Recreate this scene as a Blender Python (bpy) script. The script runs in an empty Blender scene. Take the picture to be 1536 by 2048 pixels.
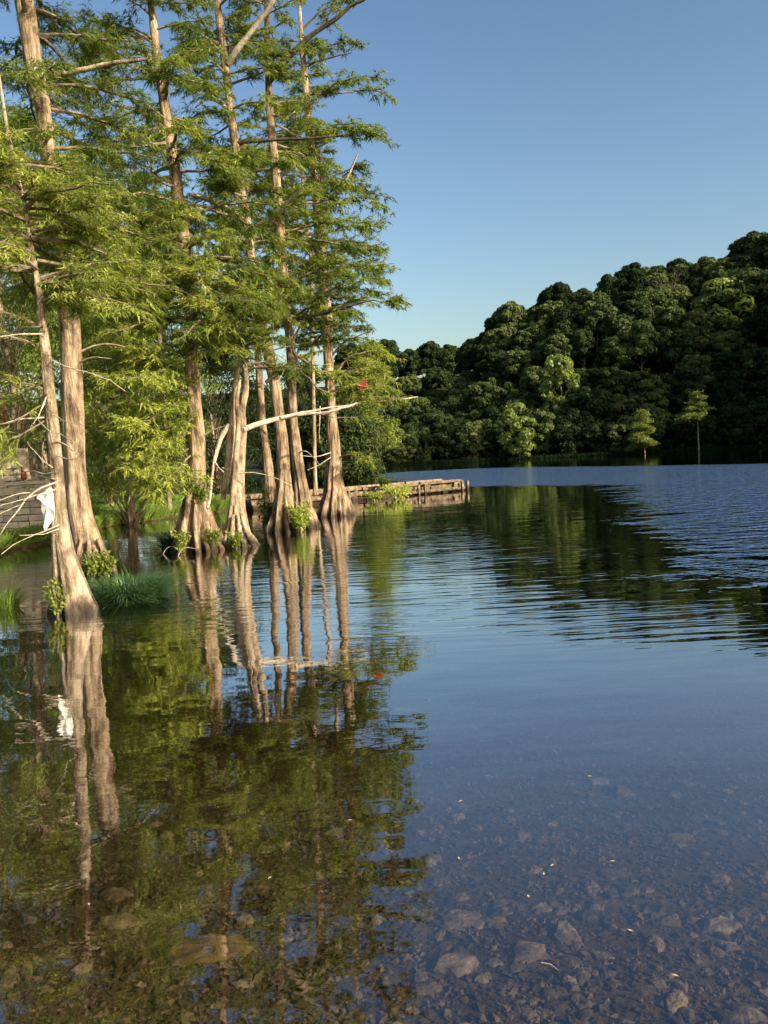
import bpy, math, random
import numpy as np
from mathutils import Vector, Matrix
sc = bpy.context.scene
PI = math.pi
# ---------------------------------------------------------------- camera, sky, sun, exposure
CAM_H, FPX, PITCH, ROLL = 1.6, 1600.0, math.atan(109/1600), math.radians(3.0)
fwd = Vector((0, math.cos(PITCH), -math.sin(PITCH)))
U0 = Vector((0, math.sin(PITCH), math.cos(PITCH)))
RT = Vector((1,0,0))*math.cos(ROLL) - U0*math.sin(ROLL)
UP = Vector((1,0,0))*math.sin(ROLL) + U0*math.cos(ROLL)
cam_data = bpy.data.cameras.new('camera'); cam = bpy.data.objects.new('camera', cam_data)
sc.collection.objects.link(cam); sc.camera = cam
cam_data.sensor_fit = 'VERTICAL'; cam_data.sensor_height = 36; cam_data.lens = FPX/2048*36
cam_data.clip_start = 0.05; cam_data.clip_end = 3000
M = Matrix((RT, UP, -fwd)).transposed().to_4x4(); M.translation = Vector((0,0,CAM_H))
cam.matrix_world = M
SUN_EL, SUN_AZ = math.radians(27), math.radians(127)
SUN = Vector((math.sin(SUN_AZ)*math.cos(SUN_EL), math.cos(SUN_AZ)*math.cos(SUN_EL), math.sin(SUN_EL)))
world = bpy.data.worlds.new('World'); sc.world = world; world.use_nodes = True
wn = world.node_tree; sky = wn.nodes.new('ShaderNodeTexSky'); sky.sky_type = 'NISHITA'; sky.sun_disc = False
sky.sun_elevation = SUN_EL; sky.sun_rotation = SUN_AZ; sky.altitude = 0; sky.air_density = 1.3
sky.dust_density = 2.6; sky.ozone_density = 1.0
skg = wn.nodes.new('ShaderNodeGamma'); skg.inputs[1].default_value = 1.42; wn.links.new(sky.outputs[0], skg.inputs[0])
wn.links.new(skg.outputs[0], wn.nodes['Background'].inputs[0]); wn.nodes['Background'].inputs[1].default_value = 0.06
sl = bpy.data.lights.new('sun', 'SUN'); so = bpy.data.objects.new('sun', sl); sc.collection.objects.link(so)
sl.energy = 5.0; sl.angle = math.radians(0.5); sl.color = (1.0, 0.88, 0.68)
so.rotation_euler = SUN.to_track_quat('Z', 'Y').to_euler()
sc.view_settings.view_transform = 'Standard'; sc.view_settings.look = 'None'
sc.view_settings.exposure = 0.8; sc.view_settings.gamma = 1; sc.view_settings.use_curve_mapping = False
sc.cycles.max_bounces = 8; sc.cycles.transparent_max_bounces = 12; sc.cycles.diffuse_bounces = 3
sc.cycles.glossy_bounces = 3; sc.cycles.transmission_bounces = 4; sc.cycles.volume_bounces = 0
sc.cycles.caustics_reflective = False; sc.cycles.caustics_refractive = False
sc.cycles.use_denoising = True

# ---------------------------------------------------------------- helpers
def ray(px, py):
    return (RT*((px-768)/FPX) + UP*((1024-py)/FPX) + fwd)
def P(px, py, d):                    # point seen at that place of the photograph, d metres ahead
    r = ray(px, py); return Vector((0,0,CAM_H)) + r*(d/r.y)
def G(px, py, h=0.0):                # the same on a level plane
    r = ray(px, py); return Vector((0,0,CAM_H)) + r*((h-CAM_H)/r.z)
def nrm(a): return a/np.maximum(np.linalg.norm(a, axis=-1, keepdims=True), 1e-9)
def V(*a): return np.array(a, dtype=float)
def link(o, parent=None):
    sc.collection.objects.link(o)
    if parent is not None: o.parent = parent
    return o
def tag(o, label=None, cat=None, group=None, kind=None):
    if label: o['label'] = label
    if cat: o['category'] = cat
    if group: o['group'] = group
    if kind: o['kind'] = kind
    return o
def empty(name, loc, label=None, cat=None, group=None):
    o = bpy.data.objects.new(name, None); o.location = loc; o.empty_display_size = .2
    link(o); o.matrix_world = Matrix.Translation(Vector(loc)); return tag(o, label, cat, group)

class MB:                            # mesh builder: quads (and tris as degenerate-free lists), material slots, a colour-variation attribute
    def __init__(s): s.v=[]; s.q=[]; s.m=[]; s.a=[]; s.n=0
    def add(s, v, q, mi=0, var=None):
        v = np.asarray(v, dtype=np.float32).reshape(-1,3); q = np.asarray(q, dtype=np.int64)
        s.v.append(v); s.q.append(q+s.n); s.m.append(np.full(len(q), mi, dtype=np.int32))
        s.a.append(np.zeros(len(v), np.float32) if var is None else np.broadcast_to(np.asarray(var, np.float32), (len(v),)))
        s.n += len(v)
    def tube(s, pts, rad, sides=6, mi=0, shape=None, var=None, cap=False):
        pts = np.asarray(pts, float); n = len(pts); rad = np.broadcast_to(np.asarray(rad, float), (n,))
        t = np.gradient(pts, axis=0); t = nrm(t)
        ref = V(0,1,0) if abs(t[:,1]).mean() < .9 else V(1,0,0)
        a = nrm(np.cross(ref, t)); b = np.cross(t, a)
        th = np.linspace(0, 2*PI, sides, endpoint=False)
        R = rad[:,None]*np.ones(sides)
        if shape is not None: R = R*shape(pts, th)
        v = pts[:,None,:] + R[:,:,None]*(np.cos(th)[None,:,None]*a[:,None,:] + np.sin(th)[None,:,None]*b[:,None,:])
        i = np.arange(n-1)[:,None]*sides; j = np.arange(sides)[None,:]; k = (j+1)%sides
        q = np.stack([i+j, i+k, i+sides+k, i+sides+j], -1).reshape(-1,4)
        s.add(v, q, mi, var)
        if cap:
            c = s.n; s.v.append(pts[[0,-1]].astype(np.float32)); s.a.append(np.zeros(2, np.float32)); s.n += 2
            base = c - n*sides
            for e, r0 in ((c, base), (c+1, base+(n-1)*sides)):
                for h in range(0, sides-1, 2):
                    qq = [e, r0+h, r0+h+1, r0+(h+2)%sides]
                    s.q.append(np.array([qq])); s.m.append(np.full(1, mi, np.int32))
    def blades(s, c, d, L, W, up, mi=0, var=None, droop=0.0, fold=0.0, tri=False):   # pointed leaf quads starting at c along d
        d = nrm(d); side = nrm(np.cross(d, up)); L = np.asarray(L)[:,None]*np.ones((len(c),1)); W = np.asarray(W)*np.ones(len(c)); W=W[:,None]
        n_ = np.cross(side, d)
        if tri:
            v = np.stack([c-side*W*.5, c+side*W*.5, c+d*L+V(0,0,-1)*droop*L], 1).reshape(-1,3)
            s.add(v, np.arange(len(c)*3).reshape(-1,3), mi, None if var is None else np.repeat(np.asarray(var, np.float32), 3)); return
        mid = c + d*L*.45
        tip = c + d*L + V(0,0,-1)*droop*L
        v = np.stack([c, mid+side*W*.5+n_*fold*W, tip, mid-side*W*.5+n_*fold*W], 1).reshape(-1,3)
        q = np.arange(len(c)*4).reshape(-1,4)
        s.add(v, q, mi, None if var is None else np.repeat(np.asarray(var, np.float32), 4))
    def cards(s, c, nrmv, size, rng, mi=0, var=None, asp=.6):
        t = nrm(np.cross(nrmv, nrm(rng.normal(size=c.shape)))); b = nrm(np.cross(nrmv, t)); size = np.asarray(size)[:,None]
        v = np.stack([c-t*size, c-b*size*asp, c+t*size, c+b*size*asp], 1).reshape(-1,3)
        s.add(v, np.arange(len(c)*4).reshape(-1,4), mi, None if var is None else np.repeat(np.asarray(var, np.float32), 4))
    def box(s, c, sz, rot=None, mi=0, jit=0, rng=None, var=None):
        x,y,z = np.array(sz)/2
        v = np.array([[-x,-y,-z],[x,-y,-z],[x,y,-z],[-x,y,-z],[-x,-y,z],[x,-y,z],[x,y,z],[-x,y,z]])
        if jit: v = v + rng.uniform(-jit, jit, v.shape)
        if rot is not None: v = v @ np.array(rot).T
        s.add(v+np.array(c), [[0,3,2,1],[4,5,6,7],[0,1,5,4],[1,2,6,5],[2,3,7,6],[3,0,4,7]], mi, var)
    def mesh(s, name, mats, smooth=False):
        me = bpy.data.meshes.new(name)
        v = np.concatenate(s.v); q = np.concatenate([x.ravel() for x in s.q]); sides = np.concatenate([np.full(len(x), x.shape[1]) for x in s.q]); st = np.concatenate([[0], np.cumsum(sides)[:-1]]); m = np.concatenate(s.m); a = np.concatenate(s.a)
        me.vertices.add(len(v)); me.vertices.foreach_set('co', v.astype(np.float32).ravel())
        me.loops.add(q.size); me.loops.foreach_set('vertex_index', q.astype(np.int32).ravel())
        me.polygons.add(len(m)); me.polygons.foreach_set('loop_start', st.astype(np.int32))
        me.polygons.foreach_set('material_index', m)
        me.polygons.foreach_set('use_smooth', np.full(len(m), smooth))
        at = me.attributes.new('var', 'FLOAT', 'POINT'); at.data.foreach_set('value', a.astype(np.float32))
        for mt in mats: me.materials.append(mt)
        me.update(calc_edges=True); me.validate(); return me
    def build(s, name, mats, parent=None, smooth=False):
        if not isinstance(mats, (list, tuple)): mats = [mats]
        o = bpy.data.objects.new(name, s.mesh(name, mats, smooth)); link(o, parent)
        if parent is not None: o.matrix_parent_inverse = parent.matrix_world.inverted()
        return o

# ---------------------------------------------------------------- materials
def newmat(name):
    m = bpy.data.materials.new(name); m.use_nodes = True; nt = m.node_tree
    for n in list(nt.nodes): nt.nodes.remove(n)
    out = nt.nodes.new('ShaderNodeOutputMaterial'); return m, nt, out
def N(nt, t, **k):
    n = nt.nodes.new(t)
    for a, b in k.items():
        if a.startswith('_'): setattr(n, a[1:], b)
        else: n.inputs[a].default_value = b
    return n
def ramp(nt, fac, stops):
    r = nt.nodes.new('ShaderNodeValToRGB'); e = r.color_ramp.elements
    while len(e) < len(stops): e.new(.5)
    for x, (p, c) in zip(e, stops): x.position = p; x.color = (*c, 1)
    nt.links.new(fac, r.inputs[0]); return r
def geo(nt): return nt.nodes.new('ShaderNodeNewGeometry').outputs['Position']
def noise(nt, vec, scale, detail=4, rough=.55, stretch=None):
    if stretch:
        mp = nt.nodes.new('ShaderNodeMapping'); mp.inputs['Scale'].default_value = stretch; nt.links.new(vec, mp.inputs[0]); vec = mp.outputs[0]
    n = N(nt, 'ShaderNodeTexNoise', Scale=scale, Detail=detail, Roughness=rough); nt.links.new(vec, n.inputs['Vector']); return n.outputs['Fac']
def math_(nt, op, a, b=None, clamp=False):
    m = nt.nodes.new('ShaderNodeMath'); m.operation = op; m.use_clamp = clamp
    for i, x in enumerate((a, b)):
        if x is None: continue
        if isinstance(x, (int, float)): m.inputs[i].default_value = x
        else: nt.links.new(x, m.inputs[i])
    return m.outputs[0]
def mixc(nt, f, a, b, mode='MIX'):
    m = nt.nodes.new('ShaderNodeMix'); m.data_type = 'RGBA'; m.blend_type = mode
    for s, x in ((0, f), (6, a), (7, b)):
        if isinstance(x, (int, float)): m.inputs[s].default_value = x
        elif isinstance(x, tuple): m.inputs[s].default_value = (*x, 1)
        else: nt.links.new(x, m.inputs[s])
    return m.outputs[2]
def leaf_mat(name, dark, mid, light, trans=.35, rnd=.25, tr_col=None, gloss=.015):
    m, nt, out = newmat(name)
    at = nt.nodes.new('ShaderNodeAttribute'); at.attribute_name = 'var'
    oi = nt.nodes.new('ShaderNodeObjectInfo')
    f = math_(nt, 'ADD', at.outputs['Fac'], math_(nt, 'MULTIPLY', math_(nt, 'SUBTRACT', oi.outputs['Random'], .5), rnd))
    col = ramp(nt, f, [(0, dark), (.5, mid), (1, light)]).outputs[0]
    d = N(nt, 'ShaderNodeBsdfDiffuse'); nt.links.new(col, d.inputs[0])
    t = N(nt, 'ShaderNodeBsdfTranslucent'); nt.links.new(mixc(nt, .5, col, tr_col or light), t.inputs[0])
    g = N(nt, 'ShaderNodeBsdfGlossy', Roughness=.45); g.inputs[0].default_value = (.9,.95,1,1)
    x = nt.nodes.new('ShaderNodeMixShader'); x.inputs[0].default_value = trans
    nt.links.new(d.outputs[0], x.inputs[1]); nt.links.new(t.outputs[0], x.inputs[2])
    y = nt.nodes.new('ShaderNodeMixShader'); y.inputs[0].default_value = gloss
    nt.links.new(x.outputs[0], y.inputs[1]); nt.links.new(g.outputs[0], y.inputs[2])
    nt.links.new(y.outputs[0], out.inputs[0]); return m
def surf_mat(name, cols, scale=6, rough=.9, bump=.4, stretch=None, bscale=None, wet=False, bdist=.03, spec=.25, world=True, moss=0, var=0, blotch=0):
    m, nt, out = newmat(name); bs = N(nt, 'ShaderNodeBsdfPrincipled', Roughness=rough); bs.inputs['Specular IOR Level'].default_value = spec
    if world: vec = geo(nt)
    else: vec = nt.nodes.new('ShaderNodeTexCoord').outputs['Object']
    n1 = noise(nt, vec, scale, 6, .6, stretch)
    col = ramp(nt, n1, [(.3+.4*i/(len(cols)-1), c) for i, c in enumerate(cols)]).outputs[0]
    n2 = noise(nt, vec, scale*.22, 3, .5)
    col = mixc(nt, math_(nt, 'MULTIPLY', n2, .7), col, mixc(nt, .5, col, (cols[0][0]*.6, cols[0][1]*.6, cols[0][2]*.6)))
    if var:
        oi = nt.nodes.new('ShaderNodeObjectInfo')
        hv = nt.nodes.new('ShaderNodeHueSaturation'); nt.links.new(col, hv.inputs['Color'])
        nt.links.new(math_(nt, 'ADD', math_(nt, 'MULTIPLY', oi.outputs['Random'], var), 1-var/2), hv.inputs['Value']); col = hv.outputs[0]
    if blotch:
        bk = ramp(nt, noise(nt, vec, 5.5, 6, .7, (1,1,.6)), [(.38, (.42,.38,.36)), (.5, (1,1,1)), (.62, (1.0,1.0,1.0)), (.7, (1.25,1.22,1.15))]).outputs[0]
        col = mixc(nt, blotch, col, mixc(nt, 1.0, col, bk, 'MULTIPLY'))
    if moss:
        n3 = noise(nt, vec, 5, 5, .6); mk = ramp(nt, n3, [(.52, (0,0,0)), (.68, (1,1,1))]).outputs[0]
        col = mixc(nt, math_(nt, 'MULTIPLY', mk, moss), col, (.09,.11,.03))
    if wet:
        sep = nt.nodes.new('ShaderNodeSeparateXYZ'); nt.links.new(geo(nt), sep.inputs[0])
        wz = math_(nt, 'ADD', sep.outputs['Z'], math_(nt, 'MULTIPLY', noise(nt, geo(nt), 7, 4, .6), -.3))
        mk = nt.nodes.new('ShaderNodeMapRange'); mk.inputs['From Min'].default_value = -.1; mk.inputs['From Max'].default_value = .1
        mk.inputs['To Min'].default_value = .22; mk.inputs['To Max'].default_value = 1; nt.links.new(wz, mk.inputs[0])
        hv = nt.nodes.new('ShaderNodeHueSaturation'); nt.links.new(col, hv.inputs['Color']); nt.links.new(mk.outputs[0], hv.inputs['Value']); col = hv.outputs[0]
    nt.links.new(col, bs.inputs['Base Color'])
    nb = noise(nt, vec, bscale or scale*3, 5, .65, stretch)
    b = N(nt, 'ShaderNodeBump', Strength=bump, Distance=bdist); nt.links.new(nb, b.inputs['Height']); nt.links.new(b.outputs[0], bs.inputs['Normal'])
    nt.links.new(bs.outputs[0], out.inputs[0]); return m

MAT = {}
MAT['bark'] = surf_mat('cypress_bark', [(.06,.04,.027),(.36,.26,.17),(.66,.52,.37)], 10, .9, 1.0, (1,1,.16), 34, wet=True, bdist=.05, moss=.4, blotch=.9)
MAT['bark_pale'] = surf_mat('pale_bark', [(.09,.06,.04),(.42,.33,.23),(.62,.53,.40)], 9, .9, 1.0, (1,1,.35), 40, wet=True, bdist=.035, moss=.35, blotch=.9)
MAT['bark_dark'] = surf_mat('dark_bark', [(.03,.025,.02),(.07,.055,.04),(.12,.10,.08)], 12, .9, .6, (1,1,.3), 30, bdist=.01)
MAT['twig'] = surf_mat('twig_wood', [(.08,.06,.045),(.18,.14,.10),(.30,.24,.18)], 12, .9, .3, None, 30, bdist=.004)
MAT['dead'] = surf_mat('bleached_wood', [(.20,.16,.12),(.44,.37,.29),(.60,.53,.43)], 16, .85, .5, None, 60, bdist=.004)
MAT['needle'] = leaf_mat('cypress_needles', (.035,.075,.012), (.13,.197,.027), (.325,.375,.057), .44, .15)
MAT['needle_y'] = leaf_mat('fresh_needles', (.08,.12,.016), (.205,.275,.04), (.41,.455,.085), .44, .1)
MAT['broad'] = leaf_mat('bank_leaves', (.035,.08,.012), (.13,.19,.025), (.32,.36,.06), .4, .2)
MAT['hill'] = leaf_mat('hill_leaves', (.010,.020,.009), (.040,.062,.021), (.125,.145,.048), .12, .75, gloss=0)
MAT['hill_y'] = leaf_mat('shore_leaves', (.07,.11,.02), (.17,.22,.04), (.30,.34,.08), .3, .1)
MAT['grass'] = leaf_mat('grass_blades', (.05,.11,.015), (.13,.25,.035), (.30,.36,.08), .4, 0)
MAT['sedge'] = leaf_mat('sedge_blades', (.012,.045,.012), (.035,.095,.025), (.14,.22,.09), .25, 0, gloss=.04)
MAT['straw'] = leaf_mat('dry_reed', (.16,.13,.06), (.3,.25,.12), (.45,.4,.22), .2, 0)
MAT['lawn'] = surf_mat('lawn', [(.04,.08,.015),(.09,.17,.03),(.15,.22,.05)], 4, 1, .5, None, 30)
MAT['soil'] = surf_mat('forest_soil', [(.015,.014,.008),(.03,.03,.015),(.05,.05,.025)], 1.5, 1, .5, None, 6)
MAT['mud'] = surf_mat('bed_mud', [(.035,.024,.014),(.075,.053,.033),(.13,.095,.06)], 5, .95, .8, None, 24, spec=.1)
MAT['pebble'] = surf_mat('bed_pebble', [(.05,.036,.022),(.115,.086,.057),(.23,.18,.13)], 16, .85, .5, None, 50, spec=.15, var=1.3)
MAT['gravel'] = surf_mat('bed_gravel', [(.022,.015,.009),(.065,.046,.027),(.20,.15,.10)], 9, .85, .3, None, 50, spec=.15)
MAT['rock_y'] = surf_mat('yellow_rock', [(.07,.045,.018),(.14,.095,.035),(.20,.14,.06)], 14, .85, .4, None, 50, spec=.15)
MAT['lime'] = surf_mat('limestone', [(.42,.33,.23),(.62,.51,.37),(.70,.60,.46)], 5, .9, .6, None, 30, bdist=.03, var=.35, moss=.3)
MAT['mortar'] = surf_mat('mortar', [(.12,.09,.06),(.2,.16,.11),(.26,.21,.15)], 8, .95, .4)
MAT['rust'] = surf_mat('rusty_iron', [(.09,.025,.012),(.20,.06,.03),(.28,.11,.05)], 14, .8, .5, world=False)
MAT['redpaint'] = surf_mat('faded_red_paint', [(.16,.035,.025),(.26,.06,.04),(.30,.09,.06)], 8, .6, .2)
MAT['plank'] = surf_mat('weathered_timber', [(.07,.05,.033),(.19,.14,.09),(.40,.32,.23)], 8, .9, .7, None, 40, wet=True, bdist=.01, var=.4)
MAT['rubble'] = surf_mat('jetty_rubble', [(.06,.042,.026),(.17,.12,.075),(.36,.28,.19)], 7, .95, .8, None, 20, wet=True, moss=.5, bdist=.03, var=.5)
MAT['white'] = surf_mat('white_sheet', [(.62,.62,.58),(.78,.78,.74),(.82,.82,.78)], 3, .6, .1)
MAT['redleaf'] = leaf_mat('red_leaves', (.25,.03,.03), (.45,.06,.05), (.55,.16,.10), .3, 0)

# water: fresnel mirror over clear tea-coloured water, with wind ripples in patches
def water_mat():
    m, nt, out = newmat('lake_water'); L = nt.links
    pos = geo(nt); sep = nt.nodes.new('ShaderNodeSeparateXYZ'); L.new(pos, sep.inputs[0]); X, Y = sep.outputs[0], sep.outputs[1]
    def sm(v, a, b):
        r = nt.nodes.new('ShaderNodeMapRange'); r.interpolation_type = 'SMOOTHSTEP'; r.clamp = True
        r.inputs['From Min'].default_value = a; r.inputs['From Max'].default_value = b; L.new(v, r.inputs[0]); return r.outputs[0]
    wob = math_(nt, 'MULTIPLY', math_(nt, 'SUBTRACT', noise(nt, pos, .35, 3, .55, (1,.45,1)), .5), 9.0)
    # open wind-roughened sheet, its edge given as x over y
    yb = ramp(nt, math_(nt, 'DIVIDE', Y, 100.0), [(y_/100, ((x_+20)/60,)*3) for y_, x_ in PATCH_EDGE]).outputs[0]
    xb = math_(nt, 'SUBTRACT', math_(nt, 'MULTIPLY', yb, 60.0), 20.0)
    dx = math_(nt, 'SUBTRACT', X, xb)
    wobn = math_(nt, 'MULTIPLY', math_(nt, 'SUBTRACT', noise(nt, pos, 1.2, 4, .65, (.35,1,1)), .5), 7.0)
    wind = sm(math_(nt, 'ADD', dx, wobn), -.6, 2.2)
    wind = math_(nt, 'MULTIPLY', wind, sm(math_(nt, 'ADD', math_(nt, 'ADD', Y, math_(nt, 'MULTIPLY', sm(X, 8, 26), 34.0)), math_(nt,'MULTIPLY', wob, .3)), 84.0, 78.0))
    # gentle long ripples in the middle distance
    d2 = math_(nt, 'ADD', Y, math_(nt, 'MULTIPLY', X, .30))
    mid = math_(nt, 'MULTIPLY', sm(d2, 5.8, 8.2), sm(Y, 30, 11))
    mid = math_(nt, 'MULTIPLY', mid, sm(noise(nt, pos, .22, 2, .5, (.6,1,1)), .30, .55))
    def bumpmap(strength, dist, h, prev=None):
        b = nt.nodes.new('ShaderNodeBump'); b.inputs['Distance'].default_value = dist
        if isinstance(strength, float): b.inputs['Strength'].default_value = strength
        else: L.new(strength, b.inputs['Strength'])
        L.new(h, b.inputs['Height'])
        if prev: L.new(prev, b.inputs['Normal'])
        return b.outputs[0]
    slow = noise(nt, pos, 1.1, 2, .5, (.6,1,1))
    b0 = bumpmap(.5, .018, slow)
    fine = noise(nt, pos, 5.0, 3, .55, (.45,1,1))
    b0 = bumpmap(.5, .0022, fine, b0)
    rp = noise(nt, pos, 7.0, 2, .45, (.14,1,1))
    b1 = bumpmap(mid, .0075, rp, b0)
    wv = noise(nt, pos, 3.0, 3, .55, (.7,1,1))
    b2 = bumpmap(wind, .34, wv, b1)
    rough = math_(nt, 'ADD', math_(nt, 'MULTIPLY', wind, .07), .012)
    gl = nt.nodes.new('ShaderNodeBsdfGlossy'); gl.inputs[0].default_value = (.96,.97,1,1)
    L.new(rough, gl.inputs['Roughness']); L.new(b2, gl.inputs['Normal'])
    tr = nt.nodes.new('ShaderNodeBsdfTransparent'); tr.inputs[0].default_value = (.97,.98,.96,1)
    # reflectance by angle, the same from above and below (no refraction is built, so none may be totally reflected)
    dp = nt.nodes.new('ShaderNodeVectorMath'); dp.operation = 'DOT_PRODUCT'; L.new(b1, dp.inputs[0]); L.new(nt.nodes.new('ShaderNodeNewGeometry').outputs['Incoming'], dp.inputs[1])
    one = math_(nt, 'SUBTRACT', 1.0, math_(nt, 'ABSOLUTE', dp.outputs['Value']), True)
    fr = math_(nt, 'ADD', math_(nt, 'MULTIPLY', math_(nt, 'POWER', one, 2.35), .95), .05)
    mx = nt.nodes.new('ShaderNodeMixShader'); L.new(fr, mx.inputs[0]); L.new(tr.outputs[0], mx.inputs[1]); L.new(gl.outputs[0], mx.inputs[2])
    L.new(mx.outputs[0], out.inputs['Surface'])
    va = N(nt, 'ShaderNodeVolumeAbsorption', Density=1.0); va.inputs[0].default_value = (.45,.36,.16,1)
    L.new(va.outputs[0], out.inputs['Volume'])
    return m
PATCH_EDGE = [(0,9),(6,5.0),(9,3.7),(15,5.0),(25,7.4),(32,9.3),(37,5.5),(40,2.5),(80,-4)]
MAT['water'] = water_mat()

# ---------------------------------------------------------------- terrain heights
def sstep(x, a, b):
    t = np.clip((x-a)/(b-a), 0, 1); return t*t*(3-2*t)
rngT = np.random.default_rng(5)
_ph = rngT.uniform(0, 6.28, (8,2)); _fr = rngT.uniform(.02, .09, (8,2))
def lump(x, y): return sum(np.sin(x*_fr[i,0]+_ph[i,0])*np.sin(y*_fr[i,1]+_ph[i,1]) for i in range(8))/3
BX = np.array([-30, -13.5, -6.6, -6.6, -7.9, -8.0, -7.4, -6.2, -4.6, -3.2, -3.0, -6, -20, -60, -200.])
BYY = np.array([-4,  5.5,   13.0, 13.6, 19.0, 22.5, 25.5, 28.0, 29.5, 30.0, 31.5, 36, 45, 60, 90.])
def bank_x(y):                       # x of the left bank's edge at distance y
    y = np.asarray(y, float)
    ex = np.interp(y, [-6, 2, 8, 12.6, 13.4, 15.5, 19, 22.5, 25.5, 28, 29.7, 30.6, 33, 37, 45, 60, 90, 118, 135], [-5.5,-6.6,-7.4,-7.3,-6.9,-8.1,-8.0,-8.1,-7.0,-5.8,-4.6,-4.4,-7,-10,-14,-20,-28,-34,-30])
    return ex + .12*np.sin(y*2.1)+.08*np.sin(y*5.3)
def shore_y(x):                      # far shore
    x = np.asarray(x, float); return 141 - .06*x - .0035*np.clip(x-10, 0, None)**2*1.0 + 2.5*np.sin(x*.11)
def H(x, y):
    x = np.asarray(x, float); y = np.asarray(y, float)
    bed = -(.17 + .075*np.clip(y-2.0, -4, 40)) - .02*np.sin(x*1.3)*np.sin(y*1.7); bed = np.maximum(bed, -3)
    near = sstep(y, .9, -1.2)*1.0
    z = bed + near*.7
    e = bank_x(y) - x                # metres inland of the bank edge
    zb = np.where(e > 0, .06 + .45*sstep(e, 0, 4) + .02*np.clip(e, 0, 60) + .03*lump(x*9, y*9), np.clip(-.1+e*.5, -3, 0))
    z = np.where(y < 140, np.maximum(z, zb), z)
    inn = y - shore_y(x)
    R = np.interp(x, [-400,-60, 8, 18, 26, 43, 68, 80, 87, 94, 110, 400], [1.5, 1.5, 2, 5, 21, 27, 30.5, 33, 34, 25, 14, 12])
    zh = .2 + R*sstep(inn, -2, 52)*(1-.95*sstep(y, 205, 240)) + 27*sstep(y, 225, 285)*(1-sstep(x, 45, 70)) + .6*lump(x, y)*sstep(inn, 5, 30)
    z = np.where(inn > 0, zh, z)
    e2 = x - (.5*y+16)               # unseen ridge added right of the frame to shade the far shore
    z = np.maximum(z, np.where(e2 > 0, SHADE_RIDGE(x, y)*sstep(e2, 0, 60), -3))
    return z
def SHADE_RIDGE(x, y):  # height of the added ridge that keeps sun off the lower slopes
    u = .6*x + .8*y
    h = 61 + 3*np.sin(u*.13)
    h = h - 42*np.exp(-((u-SUN_NOTCH)/3.4)**2)
    return h*sstep(u, 100, 112)
SUN_NOTCH = 126.0  # gap shaped into the added ridge so sun reaches a few far-shore trees
def grid(name, xs, ys, mat, off=0, kind='structure'):
    X, Y = np.meshgrid(xs, ys); Z = H(X, Y)+off
    b = MB(); nx = len(xs); i = np.arange(len(ys)-1)[:,None]*nx; j = np.arange(nx-1)[None,:]
    b.add(np.stack([X,Y,Z], -1), np.stack([i+j, i+j+1, i+nx+j+1, i+nx+j], -1).reshape(-1,4), 0)
    return tag(b.build(name, mat, smooth=True), kind=kind)
# ---------------------------------------------------------------- the setting
def nonuni(a, b, n, k=1.6):
    t = np.linspace(-1, 1, n); return a + (b-a)*(np.sign(t)*np.abs(t)**k*.5+.5)
xs = np.unique(np.concatenate([np.linspace(-900, -60, 22), np.linspace(-60, -12, 60), np.linspace(-12, 12, 170), np.linspace(12, 130, 90), np.linspace(130, 900, 20)]))
ys = np.unique(np.concatenate([np.linspace(-600, -8, 16), np.linspace(-8, 38, 260), np.linspace(38, 130, 60), np.linspace(130, 320, 100), np.linspace(320, 1500, 14)]))
def ground_mat():
    m, nt, out = newmat('ground'); L = nt.links; pos = geo(nt)
    sep = nt.nodes.new('ShaderNodeSeparateXYZ'); L.new(pos, sep.inputs[0])
    bed = ramp(nt, noise(nt, pos, 5, 6, .65), [(.3,(.035,.023,.011)),(.5,(.07,.047,.023)),(.72,(.12,.085,.048))]).outputs[0]
    lawn = ramp(nt, noise(nt, pos, 6, 6, .7), [(.3,(.05,.10,.018)),(.5,(.10,.19,.03)),(.7,(.17,.24,.055))]).outputs[0]
    soil = ramp(nt, noise(nt, pos, 1.5, 4, .6), [(.3,(.012,.014,.008)),(.7,(.035,.04,.016))]).outputs[0]
    def mr(v, a, b):
        r = nt.nodes.new('ShaderNodeMapRange'); r.clamp = True; r.inputs['From Min'].default_value = a; r.inputs['From Max'].default_value = b; L.new(v, r.inputs[0]); return r.outputs[0]
    c = mixc(nt, mr(sep.outputs[2], .02, .16), bed, lawn)
    c = mixc(nt, mr(sep.outputs[1], 34, 60), c, soil)
    bs = N(nt, 'ShaderNodeBsdfPrincipled', Roughness=.95); bs.inputs['Specular IOR Level'].default_value = .1
    L.new(c, bs.inputs['Base Color'])
    b = N(nt, 'ShaderNodeBump', Strength=.7, Distance=.04); L.new(noise(nt, pos, 22, 5, .65), b.inputs['Height']); L.new(b.outputs[0], bs.inputs['Normal'])
    L.new(bs.outputs[0], out.inputs[0]); return m
ground = grid('ground', xs, ys, ground_mat())
wb = MB(); wb.box((0, 96, -4), (1600, 200, 8)); water = wb.build('lake_water', MAT['water']); tag(water, kind='structure')
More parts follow.
